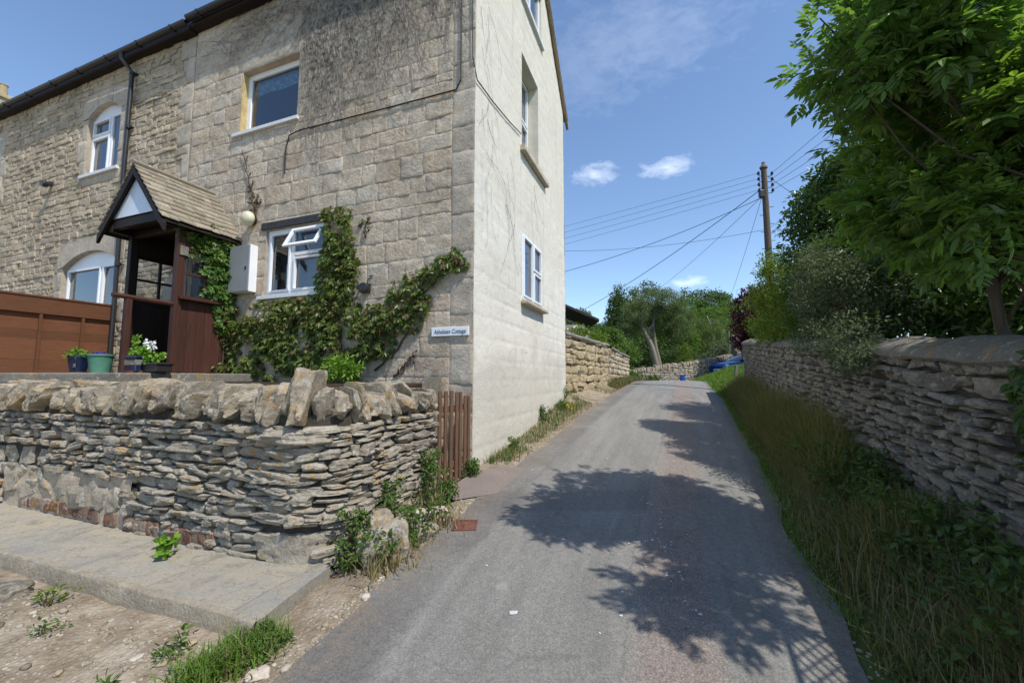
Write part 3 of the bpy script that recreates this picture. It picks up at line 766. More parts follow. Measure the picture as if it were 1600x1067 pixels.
# top-hung vent standing open
mb = MB()
ax0 = F(3.38, 4.08, .0); th = R(28)
dn = np.array([NF[0] * math.sin(th), NF[1] * math.sin(th), -math.cos(th)]); ud = np.array([D[0], D[1], 0]); nn = np.cross(ud, dn)
def vp(uu, vv): return F(2.68, 4.08, .0) + ud * uu + dn * vv
for (u0, u1, v0, v1) in ((0, .05, 0, .40), (.65, .70, 0, .40), (.05, .65, 0, .05), (.05, .65, .35, .40)):
    mb.prism(np.array([vp(u0, v0), vp(u1, v0), vp(u1, v1), vp(u0, v1)]) - nn * .02, nn * .04)
mb.build('vent_sash', M['pvc'], wl, bevel=.004)
# gable wall
RB = .42; GL = 5.55; ZE = 8.75
rake = lambda s: ZE + np.minimum(s + .12, GL + .12 - s) * 1.03
H_t = (2.06, 3.44, 9.15, 10.3); H_m = (2.06, 3.14, 5.98, 7.92); H_l = (2.06, 3.33, 3.05, 4.32)
def rough_w(U, V):
    P = np.stack([U, V, U * 0], -1)
    row = np.floor(V / .31); fu = (U / .55 + .5 * (row % 2) + .3 * np.sin(row * 7)) % 1; fv = (V / .31) % 1
    joint = np.minimum(np.minimum(fu, 1 - fu) * .55, np.minimum(fv, 1 - fv) * .31)
    amp = .5 + .5 * noise(P, .7, 31)
    return .007 * noise(P, 1.1, 21) + .003 * noise(P, 5, 22) + .0026 * noise(P, 14, 23) - .009 * amp * np.exp(-(joint / .02) ** 2) - .004
V, Fq = panel(G, np.arange(-.0, GL + .01, .035), np.arange(.1, ZE + RB + 3.2, .035), [H_t, H_m, H_l], rake, rough_w)
mb = MB().add(V, [Fq])
for h in (H_t, H_m, H_l): reveals(mb, G, h, .3)
mb.build('gable_wall', M['render'], cot, True)
casement(cot, G, H_t, .05, [('v', 2.75, 9.2, 10.25)], sill=(2.0, 3.5, 9.06, .09, .06))
casement(cot, G, H_m, .24, [('h', 6.95, 2.1, 3.1), ('rim', 2.12, 3.08, 6.98, 7.86), ('rim', 2.12, 3.08, 6.05, 6.92)])
mb = MB(); mb.prism(G(np.array([1.97, 3.66, 3.66, 1.97]), np.array([5.87] * 4), np.array([.10, .10, -.22, -.22])), (0, 0, .11)); mb.build('stone_sill', M['dressed'], cot, bevel=.01)
casement(cot, G, H_l, .0, [('v', 2.72, 3.1, 4.26), ('rim', 2.12, 2.68, 3.1, 4.27), ('rim', 2.76, 3.28, 3.1, 3.7), ('rim', 2.76, 3.28, 3.74, 4.27)])
mb = MB(); mb.prism(G(np.array([2.0, 3.42, 3.42, 2.0]), np.array([2.95] * 4), np.array([.13, .13, -.05, -.05])), (0, 0, .06)); mb.build('stone_sill', M['dressed'], cot, bevel=.01)
# cable run along the front, round the corner and over the gable
mb = MB()
mb.tube(np.vstack([F([3.62, 3.62, 3.55, 3.3, 2.4, 1.3, .3, .22], [5.1, 5.55, 5.78, 5.82, 5.80, 5.78, 5.77, 5.9], .02), F([.22, .21], [7.0, 8.5], .02)]), .011, 6)
mb.tube(np.vstack([F([.06, .03], [8.4, 6.2], .02), G([.03, .6, 1.3, 1.95], [5.87, 5.92, 6.03, 6.17], .02)]), .009, 6)
mb.build('cable', M['cable'], cot)
# rear and far walls close the house
mb = MB()
mb.add(np.array([F(0, .1, -GL), F(SJ, .1, -GL), F(SJ, ZE, -GL), F(0, ZE, -GL)]), [[0, 1, 2, 3]])
mb.build('rear_wall', M['rubble'], cot)
# roof with stone slates, verge and gutter
def roof(parent, s0, s1, bargeside=None):
    mb = MB(); pitch = math.atan(1.03); rg2 = np.random.default_rng(int(s0 * 10) + 3)
    ridge_o = GL / 2
    for sgn in (0, 1):
        Lr = (ridge_o + .2) / math.cos(pitch); nrow = 18
        for r_ in range(nrow):
            d0 = Lr * r_ / nrow; d1 = Lr * (r_ + 1.35) / nrow
            u = s0
            while u < s1 - .01:
                w = min(rg2.uniform(.28, .55), s1 - u)
                def P_(uu, dd, lift):
                    o = .18 - dd * math.cos(pitch); z_ = FE + .06 + dd * math.sin(pitch) + lift
                    if sgn: o = -GL - o
                    return F(uu, z_, o)
                a_ = [P_(u, d0, .035), P_(u + w - .008, d0, .035), P_(u + w - .008, min(d1, Lr), .006), P_(u, min(d1, Lr), .006)]
                mb.prism(np.array(a_), (0, 0, .022)); u += w
    return mb.build('roof', M['slate'], parent)
ro1 = roof(cot, -.10, SJ); ro2 = roof(adj, SJ + .005, 23.)
mb = MB()
for sgn in (0, 1):
    p0 = G(-.2 if not sgn else GL + .28, ZE - .22, .0); p1 = G(GL / 2, ZE + (GL / 2 + .12) * 1.03 - .02, .0)
    q0 = p0 + np.array([0, 0, .16]); q1 = p1 + np.array([0, 0, .16])
    ng = np.array([NG[0], NG[1], 0]); mb.prism(np.array([p0, p1, q1, q0]) + ng * .012, ng * .075)
mb.build('verge', stone_mat('verge_mortar', [(.36, .27, .17)], bump=.7), cot, bevel=.01)
mb = MB()
for o in (0.,):
    mb.prism(np.array([F(-.1, FE - .10, .16), F(-.1, FE + .05, .16), F(-.1, FE + .05, -.05), F(-.1, FE - .10, -.05)]), tuple(D * (SJ + .1)) + (0,))
mb.build('fascia', M['darkwood'], cot)
mb = MB(); mb.prism(np.array([F(SJ + .01, FE - .12, .14), F(SJ + .01, FE + .05, .14), F(SJ + .01, FE + .05, -.05), F(SJ + .01, FE - .12, -.05)]), tuple(D * 16.7) + (0,)); mb.build('fascia', M['darkwood'], adj)
def gutter(parent, s0, s1, z):
    mb = MB(); th_ = np.linspace(math.pi, 2 * math.pi, 9)
    sec = [(.235 + .065 * math.cos(t), z + .065 * math.sin(t)) for t in th_] + [(.235 + .057 * math.cos(t), z + .057 * math.sin(t)) for t in th_[::-1]]
    mb.prism(np.array([F(s0, zz_, o_) for o_, zz_ in sec]), tuple(D * (s1 - s0)) + (0,))
    for s_ in np.arange(s0 + .4, s1, 1.1):
        mb.prism(np.array([F(s_, z + .01, .305), F(s_, z - .072, .295), F(s_, z - .078, .19), F(s_, z - .03, .155)]), tuple(D * .05) + (0,))
    return mb.build('gutter', M['plastic_black'], parent, True, sharp=35)
gutter(cot, -.1, SJ - .05, FE + .03); gu = gutter(adj, SJ - .03, 23., FE - .04)
# joint strip between the houses + rubble house
holesL = [W_a1, W_a2, W_a3]
sur = []
for w_, arch in ((W_a1, .24), (W_a2, .30), (W_a3, .24)):
    sur += [(w_[0] - .22, w_[1] + .22, w_[3] - .02, w_[3] + arch + .36)]
V, Fq = panel(F, np.linspace(SJ, 23, 60), np.linspace(0., FE, 40), [(w_[0], w_[1], w_[2], w_[3] + a_) for w_, a_ in zip(holesL, (.24, .30, .24))], w=-.016)
mb = MB().add(V, [Fq])
for w_, a_ in zip(holesL, (.24, .30, .24)): reveals(mb, F, (w_[0], w_[1], w_[2], w_[3] + a_), .3, -.016)
mb.add(np.array([F(23, 0, 0), F(23, 0, -GL), F(23, ZE, -GL), F(23, ZE, 0)]), [[0, 1, 2, 3]])
mb.add(np.array([F(SJ, .1, -GL), F(23, .1, -GL), F(23, ZE, -GL), F(SJ, ZE, -GL)]), [[0, 1, 2, 3]])
mb.build('mortar_bed', M['mortar_light'], adj)
jamb = []
rg = np.random.default_rng(61)
for wi, w_ in enumerate(holesL):
    mine = []
    for sd in (0, 1):
        z = w_[2] - .02; k = 0
        while z < w_[3] - .05:
            h = min(rg.uniform(.3, .5), w_[3] - z); ww = [.2, .34][k % 2] if sd else [.34, .2][k % 2]
            mine.append((w_[1], z, ww, h) if sd else (w_[0] - ww, z, ww, h)); z += h; k += 1
        block_grid(F, mine[-k:], 6, 6, .005, .02, .008, 62 + wi * 2 + sd, .006, .007, .005).build('jamb_stones', M['dressed'], adj, True, sharp=50)
    bs = [(w_[0] - .15, w_[2] - .26, w_[1] - w_[0] + .3, .24)]; mine += bs; jamb += mine
    block_grid(F, bs, 8, 5, .004, .02, .008, 162 + wi, .006, .007, .005).build('sill_stone', M['dressed'], adj, True, sharp=50)
mine = []; z = 1.4; k = 0                                             # tall joint stones at the party line
while z < FE - .3:
    h = rg.uniform(.35, .7); mine.append((SJ + .02, z, [.22, .45][k % 2], h)); z += h; k += 1
jamb += mine
block_grid(F, mine, 6, 6, .005, .02, .008, 60, .006, .007, .005).build('joint_stones', M['dressed'], adj, True, sharp=50)
jr = [(b0, b0 + b2_, b1, b1 + b3) for b0, b1, b2_, b3 in jamb]
bl = courses(SJ + .05, 23., 1.3, FE - .1, (.085, .17), (.13, .40), [(w_[0], w_[1], w_[2], w_[3] + .02) for w_ in holesL] + sur, 63, .02)
bl = [b for b in bl if not any(b[0] + b[2] / 2 > j[0] and b[0] + b[2] / 2 < j[1] and b[1] + b[3] / 2 > j[2] and b[1] + b[3] / 2 < j[3] for j in jr)]
block_grid(F, bl, 6, 4, .011, .03, .010, 64, .014, .011, .011).build('front_wall', M['rubble'], adj, True, sharp=50)
for w_, arch in ((W_a1, .24), (W_a2, .30), (W_a3, .24)):               # three big arch stones each
    mb = MB()
    c_ = (w_[0] + w_[1]) / 2; hw = (w_[1] - w_[0]) / 2 + .2
    for i in range(3):
        t = np.linspace(-1 + 2 * i / 3 + .006, -1 + 2 * (i + 1) / 3 - .006, 9); uu = c_ + hw * t
        lo = w_[3] + arch * (1 - np.clip(np.abs(uu - c_) / (hw - .2), 0, 1) ** 2) - .0
        hi = w_[3] + arch * .95 * (1 - t ** 2 * .8) + .34
        P = np.vstack([F(uu, lo, .006), F(uu[::-1], hi[::-1], .006)])
        nf = np.array([NF[0], NF[1], 0]); mb.prism(P - nf * .14, nf * (.136 + .004 * i))
    mb.build('arch_stones', M['dressed'], adj)
casement(adj, F, W_a1, .10, [('v', 9.18, 6.22, 7.5), ('h', 7.12, 9.2, 9.88), ('rim', 9.21, 9.87, 7.14, 7.5), ('rim', 9.21, 9.87, 6.23, 7.08)], arch=.24, sill=(8.56, 10.02, 6.11, .07, .05))
casement(adj, F, W_a2, .10, [('v', 9.05, 2.8, 4.02), ('rim', 9.09, 10.37, 2.8, 4.03), ('rim', 8.35, 9.01, 2.8, 4.03)], arch=.30)
casement(adj, F, W_a3, .10, [('v', 14.6, 6.22, 7.45)], arch=.24, sill=(13.9, 15.3, 6.11, .07, .05))
# downpipe
mb = MB()
mb.tube(F([8.28, 8.28, 8.24, 8.20, 8.2, 8.14, 8.12], [FE - .08, FE - .2, FE - .32, FE - .45, 6., 3.4, 1.6], [.235, .235, .16, .075, .075, .075, .075]), .042, 10)
for z_ in (FE - .5, 6.9, 5.2, 3.9): mb.tube(F([8.2 - (FE - z_) * .014, 8.2 - (FE - z_) * .014], [z_, z_ + .07], .075), .052, 10); mb.box(F(8.2 - (FE - z_) * .014, z_ + .035, .03), (.17, .05, .025), AXF)
dp = mb.build('downpipe', M['plastic_black'], adj, True, sharp=40)
# chimney at the far end
mb = MB(); mb.box(F(21.6, 10.7, -2.2), (.8, .75, 3.4), AXF); mb.box(F(21.6, 12.42, -2.2), (.95, .9, .16), AXF); mb.lathe(F(21.6, 12.5, -2.2), [(.15, 0), (.12, .5), (.15, .52), (.13, .56), (.0, .56)], 12)
mb.build('chimney', M['tanblock'], adj, bevel=.03)

# ------------------------------------------------------------------ leaves
def leafset(pos, axis, nrm, length, ratio=.45, fold=.18, droop=.1):
    pos = np.asarray(pos, float); Mn = len(pos)
    a = unit(axis); b = unit(np.cross(nrm, a)); n = np.cross(a, b)
    L = np.broadcast_to(np.asarray(length, float), (Mn,))[:, None]; w = L * ratio / 2
    P = lambda t, sd, wk: pos + a * L * t + b * w * sd * wk + n * L * (fold * ratio * wk * abs(sd) - droop * t * t)
    V = np.stack([P(0, 0, 0), P(.28, 1, .92), P(.62, 1, .82), P(1, 0, 0), P(.62, -1, .82), P(.28, -1, .92)], 1).reshape(-1, 3); i = np.arange(Mn)[:, None] * 6
    return V, np.concatenate([i + np.array([[0, 1, 2, 3]]), i + np.array([[0, 3, 4, 5]])])
def add_leaves(mb, *a, **k):
    V, Fq = leafset(*a, **k); mb.add(V, [Fq])
def rv(n, s=1.): return rng.normal(size=(n, 3)) * s
def clump_leaves(mb, C, rad, per, length, ratio=.45, up=.6, out=.7, flat=.75, droop=.1, shell=None):
    C = np.asarray(C, float); rad = np.broadcast_to(np.asarray(rad, float), (len(C),))
    d = unit(rv(len(C) * per)); rr = rng.random((len(C) * per, 1)) ** .45
    off = d * rr * np.repeat(rad, per)[:, None]; off[:, 2] *= flat
    pos = np.repeat(C, per, 0) + off
    ax = unit(d * out + rv(len(pos), .5) + np.array([0, 0, -.15])); nr = unit(rv(len(pos), .6) + np.array([0, 0, up]) + d * .4)
    add_leaves(mb, pos, ax, nr, length * rng.uniform(.65, 1.25, len(pos)), ratio=ratio, droop=droop)
def compound(mb, pos, axis, nrm, length, pairs=3, ratio=.42, leaflet=.5, spread=.95):
    """feather leaves: pairs of leaflets and a terminal one"""
    a = unit(axis); b = unit(np.cross(nrm, a)); n = np.cross(a, b); Mn = len(pos); L = np.broadcast_to(length, (Mn,))[:, None]
    for k in range(pairs):
        t = .25 + .6 * k / pairs
        for sg in (-1, 1):
            p = pos + a * L * t; ax = unit(a * math.cos(spread) + b * sg * math.sin(spread) - n * .18 + rv(Mn, .07))
            add_leaves(mb, p, ax, n + rv(Mn, .12), L[:, 0] * leaflet * (.8 + .25 * (k == 1)), ratio=ratio)
    add_leaves(mb, pos + a * L * .75, unit(a - n * .25), n, L[:, 0] * leaflet * 1.1, ratio=ratio)
def ell_points(c, r, n, shell=.55):
    d = unit(rv(n)); q = rng.uniform(shell, 1, (n, 1)) ** .7
    return np.asarray(c) + d * q * np.asarray(r)
def limb(p0, p1, r0, r1, bend=.1, n=7):
    p0 = np.asarray(p0, float); p1 = np.asarray(p1, float); t = np.linspace(0, 1, n)[:, None]
    L = np.linalg.norm(p1 - p0); k = rv(1, bend * L)
    return p0 + (p1 - p0) * t + k * np.sin(math.pi * t) + rv(n, .012 * L) * np.sin(math.pi * t), np.linspace(r0, r1, n)

def tree(name, base, label, cat, ells, nclump, crad, per, leaf, m, ratio=.5, trunk=(.2, .08), top=None, group=None, bark='bark', shell=.5, flat=.8, droop=.1, nl=7):
    base = np.asarray(base, float)
    t = thing(name, tuple(base), label, cat, group)
    mb = MB(); cl = []
    tot = sum(e[1][0] * e[1][1] * e[1][2] for e in ells) ** 1
    for c, r in ells:
        k = max(12, int(nclump * (r[0] * r[1] * r[2]) / tot)); cl.append(ell_points(c, r, k, shell))
    cl = np.vstack(cl)
    cl = cl[cl[:, 2] > base[2] + .15]
    clump_leaves(mb, cl, crad * rng.uniform(.6, 1.35, len(cl)), per, leaf, ratio=ratio, flat=flat, droop=droop)
    mb.build('crown', M[m], t)
    mb = MB(); top = np.asarray(top if top is not None else ells[0][0], float)
    P, r_ = limb(base - np.array([0, 0, .1]), top, trunk[0], trunk[1], .04, 9); mb.tube(P, r_, 9)
    for c in cl[rng.choice(len(cl), min(nl, len(cl)), replace=False)]:
        s_ = P[rng.integers(3, 8)]; q_, w_ = limb(s_, c, trunk[1] * .8, .012, .08); mb.tube(q_, w_, 6)
    mb.build('trunk', M[bark], t, True)
    return t

# ------------------------------------------------------------------ raised front garden
mb = MB()
gpts = [F(.75, 1.52, .0), F(22, 1.58, 0.), np.array([*(W0 + D * 7 - NF * .36), 1.52]), np.array([*(W0 + D * .3 - NF * .36), 1.46]), np.array([-1.5, 4.45, 1.44])]
mb.prism(np.array(gpts), (0, 0, -.5))
tag(mb.build('garden_ground', M['soil']), kind='structure')
mb = MB()
mb.prism(np.array([F(4.0, 1.66, .0), F(4.0, 1.66, 1.9), F(5.6, 1.66, 2.35), F(8.3, 1.66, 2.2), F(8.6, 1.66, 0.)]), (0, 0, -.14))
st_ = mb.build('garden_step', M['cement'], bevel=.02); tag(st_, kind='structure')

# ------------------------------------------------------------------ porch
po = thing('wooden_porch', tuple(F(5.42, 1.66, .5)), 'dark wooden porch with a stone tiled gable roof around the cottage door', 'porch')
PC, PH, PO = 5.42, .62, .86                                           # centre, half width, projection
ZB, ZE_, ZA = 1.66, 4.02, 4.98
mb = MB()
slope = (ZA - ZE_) / .80
def proof(side):
    mb = MB(); n_ = 10; rg = np.random.default_rng(70 + side)
    for r_ in range(n_):
        x0 = .83 * (1 - r_ / n_); x1 = .83 * (1 - min(1., (r_ + 1.3) / n_))
        o = .0; 
        while o < 1.26:
            w = min(rg.uniform(.13, .26), 1.26 - o)
            def Q(x, oo, lift): return F(PC + side * x, ZA - x * slope + lift, oo)
            lift = .045 + rg.uniform(0, .012)
            mb.prism(np.array([Q(x0 + rg.uniform(0, .02), o, lift), Q(x0 + rg.uniform(0, .02), o + w - .006, lift), Q(x1, o + w - .006, .012), Q(x1, o, .012)]), (0, 0, .02)); o += w
    return mb
a_, b_ = proof(-1), proof(1)
for V, in [(v,) for v in b_.v]: pass
off = a_.n
for v in b_.v: a_.v.append(v)
for f in b_.f: a_.f.append(f + off)
a_.n += b_.n
rf = a_.build('roof', M['slate'], po)
mb = MB(); mb.tube(F([PC, PC], [ZA + .05, ZA + .05], [0., 1.27]), .045, 8); mb.build('ridge', M['slate'], rf, True, sharp=40)
mb = MB()
for sd in (-1, 1):                                                    # barge boards, soffit boards, tie beam
    P0, P1 = F(PC + sd * .86, ZA - .86 * slope - .02, 1.2), F(PC, ZA - .02, 1.2)
    nf = np.array([NF[0], NF[1], 0]) * .045
    mb.prism(np.array([P0, P1, P1 - [0, 0, .13], P0 - [0, 0, .13]]), nf)
    Pb, Pc = F(PC + sd * .82, ZA - .82 * slope - .01, 0.), F(PC, ZA - .01, 0.)
    mb.prism(np.array([Pb, Pc, Pc - [0, 0, .03], Pb - [0, 0, .03]]), np.array([NF[0], NF[1], 0]) * 1.2)
    mb.prism(np.array([F(PC + sd * PH - .04, ZE_ - .04, 0), F(PC + sd * PH + .04, ZE_ - .04, 0), F(PC + sd * PH + .04, ZE_ + .07, 0), F(PC + sd * PH - .04, ZE_ + .07, 0)]), np.array([NF[0], NF[1], 0]) * 1.18)
mb.build('barge_boards', M['darkwood'], po, bevel=.005)
mb = MB(); mb.box(F(PC, ZE_ + .07, 1.13), (1.34, .08, .14), AXF); mb.box(F(PC, ZE_ + .0, .84), (1.3, .08, .12), AXF); mb.build('tie_beam', M['darkwood'], po, bevel=.005)
mb = MB(); mb.prism(np.array([F(PC - .60, ZE_ + .17, 1.15), F(PC + .60, ZE_ + .17, 1.15), F(PC, ZA - .12, 1.15)]), np.array([NF[0], NF[1], 0]) * .02); mb.build('gable_panel', M['gablepanel'], po)
mb = MB(); mb.box(F(PC, ZE_ + .09, .58), (1.2, 1.1, .02), AXF); mb.build('ceiling', M['darkwood'], po)
def post(s, o, w=.09, m='redwood', z1=ZE_ + .05):
    mb = MB(); mb.box(F(s, (ZB + z1) / 2, o), (w, w, z1 - ZB), AXF); return mb.build('post', M[m], po, bevel=.006)
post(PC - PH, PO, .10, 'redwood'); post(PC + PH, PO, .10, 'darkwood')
def side_panel(s, m, ztop=2.86, wins=True):
    mb = MB()
    for i in range(6):                                                # vertical boards below
        o = .02 + i * .134; mb.box(F(s, (ZB + .02 + ztop) / 2, o + .065), (.03, .130, ztop - ZB - .02), AXF)
    mb.box(F(s, ZE_ - .16, .40), (.05, .8, .42), AXF); mb.box(F(s, (ztop + ZE_) / 2, .035), (.06, .07, ZE_ - ztop), AXF)
    pn = mb.build('side_panel', M[m], po, bevel=.003)
    mb = MB()
    zt = ZE_ - .36; z0 = ztop + .03
    mb.box(F(s, (z0 + zt) / 2, .44), (.04, .035, zt - z0), AXF); mb.box(F(s, (z0 + zt) / 2, .44), (.042, .74, .035), AXF)
    for o in (.085, .795): mb.box(F(s, (z0 + zt) / 2, o), (.05, .035, zt - z0), AXF)
    for z_ in (z0, zt): mb.box(F(s, z_, .44), (.05, .74, .04), AXF)
    wf = mb.build('window', M[m], pn)
    mb = MB(); P = [F(s, z0, .08), F(s, z0, .80), F(s, zt, .80), F(s, zt, .08)]; mb.add(np.array(P), [[3, 2, 1, 0]]); mb.build('pane', M['glass'], pn)
    mb = MB(); sd = -1 if s < PC else 1; mb.box(F(s + sd * .05, ztop, .44), (.15, .86, .05), AXF); mb.build('ledge', M[m], pn, bevel=.006)
    return pn
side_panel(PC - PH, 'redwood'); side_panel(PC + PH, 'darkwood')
mb = MB(); mb.box(F(PC, 2.72, -.02), (.95, .05, 2.05), AXF); mb.box(F(PC, 2.1, .012), (.7, .02, .6), AXF); mb.box(F(PC, 3.1, .012), (.7, .02, .8), AXF)
dr = mb.build('door', M['darkwood'], po, bevel=.006)
mb = MB(); mb.tube(F([PC - .36, PC - .36, PC - .28], [2.7, 2.7, 2.7], [.01, .06, .06]), .012, 6); mb.build('handle', M['metal'], dr)
mb = MB(); mb.box(F(PC - PH - .062, 3.62, PO - .03), (.02, .12, .15), AXF); mb.build('number_plate', M['cement'], po, bevel=.004)
# handrail
hr = thing('handrail', tuple(F(4.8, 1.66, 1.5)), 'red brown timber handrail on a single newel post in front of the porch', 'handrail')
mb = MB(); mb.tube(F([4.8, 4.8], [2.75, 2.76], [.90, 1.66]), .035, 8); mb.build('rail', M['redwood'], hr, True, sharp=40)
mb = MB(); mb.box(F(4.8, 2.19, 1.47), (.075, .075, 1.07), AXF); mb.build('newel_post', M['redwood'], hr, bevel=.01)
# boundary fence
fe = thing('wooden_fence', tuple(F(8.25, 1.6, .2)), 'orange brown panel fence with a capped top rail left of the porch', 'fence')
def FP(s2, z, o=0.): return F(8.25 - o, z, -s2)
a0, a1 = -4.6, .0
nrm = np.array([-D[0], -D[1], 0]); alg = np.array([D2[0], D2[1], 0]); AXP = np.array([alg, nrm, [0, 0, 1]])
mb = MB()
for i in range(7):
    z = 1.60 + i * .172; mb.box(FP((a0 + a1) / 2, z + .086, .008 + .002 * (i % 2)), (a1 - a0, .012, .1705), AXP)
mb.build('boards', M['fencewood'], fe)
mb = MB(); mb.box(FP((a0 + a1) / 2, 2.90, .06), (a1 - a0, .03, .29), AXP); mb.build('top_board', M['fencewood'], fe, bevel=.004)
mb = MB(); mb.box(FP((a0 + a1) / 2, 3.065, .03), (a1 - a0, .12, .035), AXP); mb.build('cap_rail', M['fencewood'], fe, bevel=.005)
for s_ in (-3.6, -2.95, -2.3, -1.68, -1.08, -.5):
    mb = MB(); mb.box(FP(s_, 2.33, .05), (.045, .035, 1.5), AXP); mb.build('batten', M['fencewood'], fe, bevel=.004)

# ------------------------------------------------------------------ small fixtures on the front wall
mt = thing('meter_box', tuple(F(4.42, 3.45, 0)), 'white electricity meter cabinet on the wall between porch and lower window', 'meter box')
mb = MB(); mb.box(F(4.42, 3.47, .07), (.50, .14, .82), AXF); mb.build('cabinet', M['pvc'], mt, bevel=.01)
mb = MB(); mb.box(F(4.42, 3.47, .148), (.485, .018, .805), AXF); md = mb.build('door', M['meter'], mt, bevel=.006)  # grey plate over the front carries its shade as colour
mb = MB(); mb.box(F(4.25, 3.47, .159), (.03, .012, .05), AXF); mb.build('latch', M['plastic_black'], md)
gl = thing('wall_lamp', tuple(F(4.3, 4.36, 0)), 'round cream globe lamp on the wall above the meter cabinet', 'lamp')
mb = MB(); c = F(4.34, 4.36, .0)
prof = [(.0, .0), (.075, .0), (.075, .04), (.03, .05)]
def lathe_out(prof, s, z, fr=F, n=18):
    mb = MB(); th = np.linspace(0, 2 * math.pi, n, endpoint=False)
    Vv = np.array([fr(s + r * math.cos(t), z + r * math.sin(t), o) for r, o in prof for t in th]); m_ = len(prof)
    i, j = np.meshgrid(np.arange(m_ - 1), np.arange(n), indexing='ij'); i = i.ravel(); j = j.ravel(); k = (j + 1) % n
    return mb.add(Vv, [np.stack([i * n + j, i * n + k, (i + 1) * n + k, (i + 1) * n + j], 1)])
lathe_out([(.0, .0), (.08, .0), (.08, .045), (.05, .06)], 4.32, 4.36).build('base', M['plastic_black'], gl, True, sharp=40)
lathe_out([(.05, .05), (.12, .075), (.13, .11), (.125, .15), (.10, .185), (.06, .205), (.0, .212)], 4.32, 4.36).build('globe', M['cream'], gl, True)
bk = thing('security_light', tuple(F(1.78, 2.94, 0)), 'small black floodlight with bracket on the stones right of the creeper column', 'lamp')
mb = MB(); mb.box(F(1.78, 2.95, .03), (.10, .06, .13), AXF); mb.tube(F([1.76, 1.74, 1.70, 1.70, 1.76], [2.98, 3.08, 3.12, 3.14, 3.14], [.05, .06, .03, .01, .01]), .008, 6); mb.build('bracket', M['plastic_black'], bk, bevel=.01)
lathe_out([(.0, .05), (.06, .06), (.085, .10), (.08, .15), (.06, .16), (.0, .165)], 1.76, 2.93).build('head', M['plastic_black'], bk, True, sharp=50)
lathe_out([(.0, .05), (.03, .06), (.04, .10), (.03, .12), (.0, .125)], 1.88, 2.96).build('sensor', M['plastic_black'], bk, True, sharp=50)
sl_ = thing('security_light', tuple(F(11.2, 6.2, 0)), 'small dark spotlight on the rubble wall left of the arched upper window', 'lamp')
mb = MB(); mb.box(F(11.2, 6.2, .04), (.08, .08, .10), AXF); mb.build('bracket', M['plastic_black'], sl_, bevel=.01)
lathe_out([(.0, .07), (.06, .08), (.08, .14), (.07, .18), (.0, .185)], 11.2, 6.16).build('head', M['plastic_black'], sl_, True, sharp=50)
# house name board
nb = thing('house_sign', tuple(F(.35, 2.23, 0)), 'white name board reading Athelstan Cottage near the corner of the cottage', 'sign')
mb = MB(); mb.box(F(.345, 2.232, .015), (.585, .026, .125), AXF); bd = mb.build('board', M['pvc'], nb, bevel=.006)
fc = bpy.data.curves.new('lettering', 'FONT'); fc.body = 'Athelstan Cottage'; fc.size = .082; fc.extrude = .0012; fc.align_x = 'CENTER'; fc.align_y = 'CENTER'; fc.shear = .18
to = bpy.data.objects.new('lettering_curve', fc); COL.objects.link(to)
dg = bpy.context.evaluated_depsgraph_get(); dg.update()
tm = bpy.data.meshes.new_from_object(to.evaluated_get(dg)); bpy.data.objects.remove(to)
tv = np.array([v.co[:] for v in tm.vertices]); wd = tv[:, 0].max() - tv[:, 0].min(); kx = .50 / wd
co_ = F(.345 - tv[:, 0] * kx, 2.230 + tv[:, 1] * 1.05, .030 + tv[:, 2]) - np.array(F(.35, 2.23, 0))
tm.vertices.foreach_set('co', co_.astype(np.float32).ravel()); tm.update(); tm.materials.clear(); tm.materials.append(plain('sign_lettering', (.03, .05, .12), .6))
lo = bpy.data.objects.new('lettering', tm); COL.objects.link(lo); lo.parent = nb

# ------------------------------------------------------------------ pots
def pot(x, y, z, prof, m, label, name='potted_plant', square=None, saucer=True):
    t = thing(name, (x, y, z), label, 'potted plant', 'flower pots by the porch')
    mb = MB()
    if square:
        w, d, h = square; mb.box((x, y, z + h / 2 + .01), (w, d, h), AXF); mb.box((x, y, z + h - .01), (w + .03, d + .03, .035), AXF); mb.build('pot', M[m], t, bevel=.012)
    else: mb.lathe((x, y, z + .01), prof, 24).build('pot', M[m], t, True, sharp=40)
    h = square[2] if square else prof[-2][1]
    mb = MB(); mb.lathe((x, y, z + h - .03), [(.0, .0), ((square[1] / 2 if square else prof[-2][0]) * .9, .0)], 14); mb.build('soil', M['soil'], t)
    if saucer:
        r = (square[0] * .55 if square else prof[1][0] * 1.25); mb = MB(); mb.lathe((x, y, z), [(0, .0), (r * .9, 0), (r, .03), (r * .93, .03), (r * .85, .012), (0, .012)], 20); mb.build('saucer', M['terracotta'], t, True, sharp=40)
    return t, z + h
PR = [(0, 0), (.10, 0), (.14, .27), (.15, .27), (.15, .31), (.13, .31), (.125, .28)]
PR2 = [(0, 0), (.125, 0), (.165, .29), (.18, .29), (.18, .32), (.155, .32), (.15, .29)]
t, z = pot(-7.40, 7.0, 1.66, PR, 'ceramic', 'dark blue glazed pot with a bushy green plant before the fence')
mb = MB(); C = ell_points((-7.40, 7.0, z + .02), (.14, .14, .09), 26, .2); clump_leaves(mb, C, .05, 16, .055, .5); mb.build('foliage', M['bright'], t)
mb = MB(); mb.box((-7.33, 6.868, 1.80), (.07, .004, .06), AXF); mb.build('label', M['cement'], t)
t, z = pot(-6.98, 6.95, 1.66, PR2, 'greenpot', 'pale green pot with small violet flowers before the fence', saucer=False)
mb = MB(); C = ell_points((-6.98, 6.95, z - .03), (.13, .13, .03), 10, .2); clump_leaves(mb, C, .04, 10, .045, .5); mb.build('foliage', M['weed'], t)
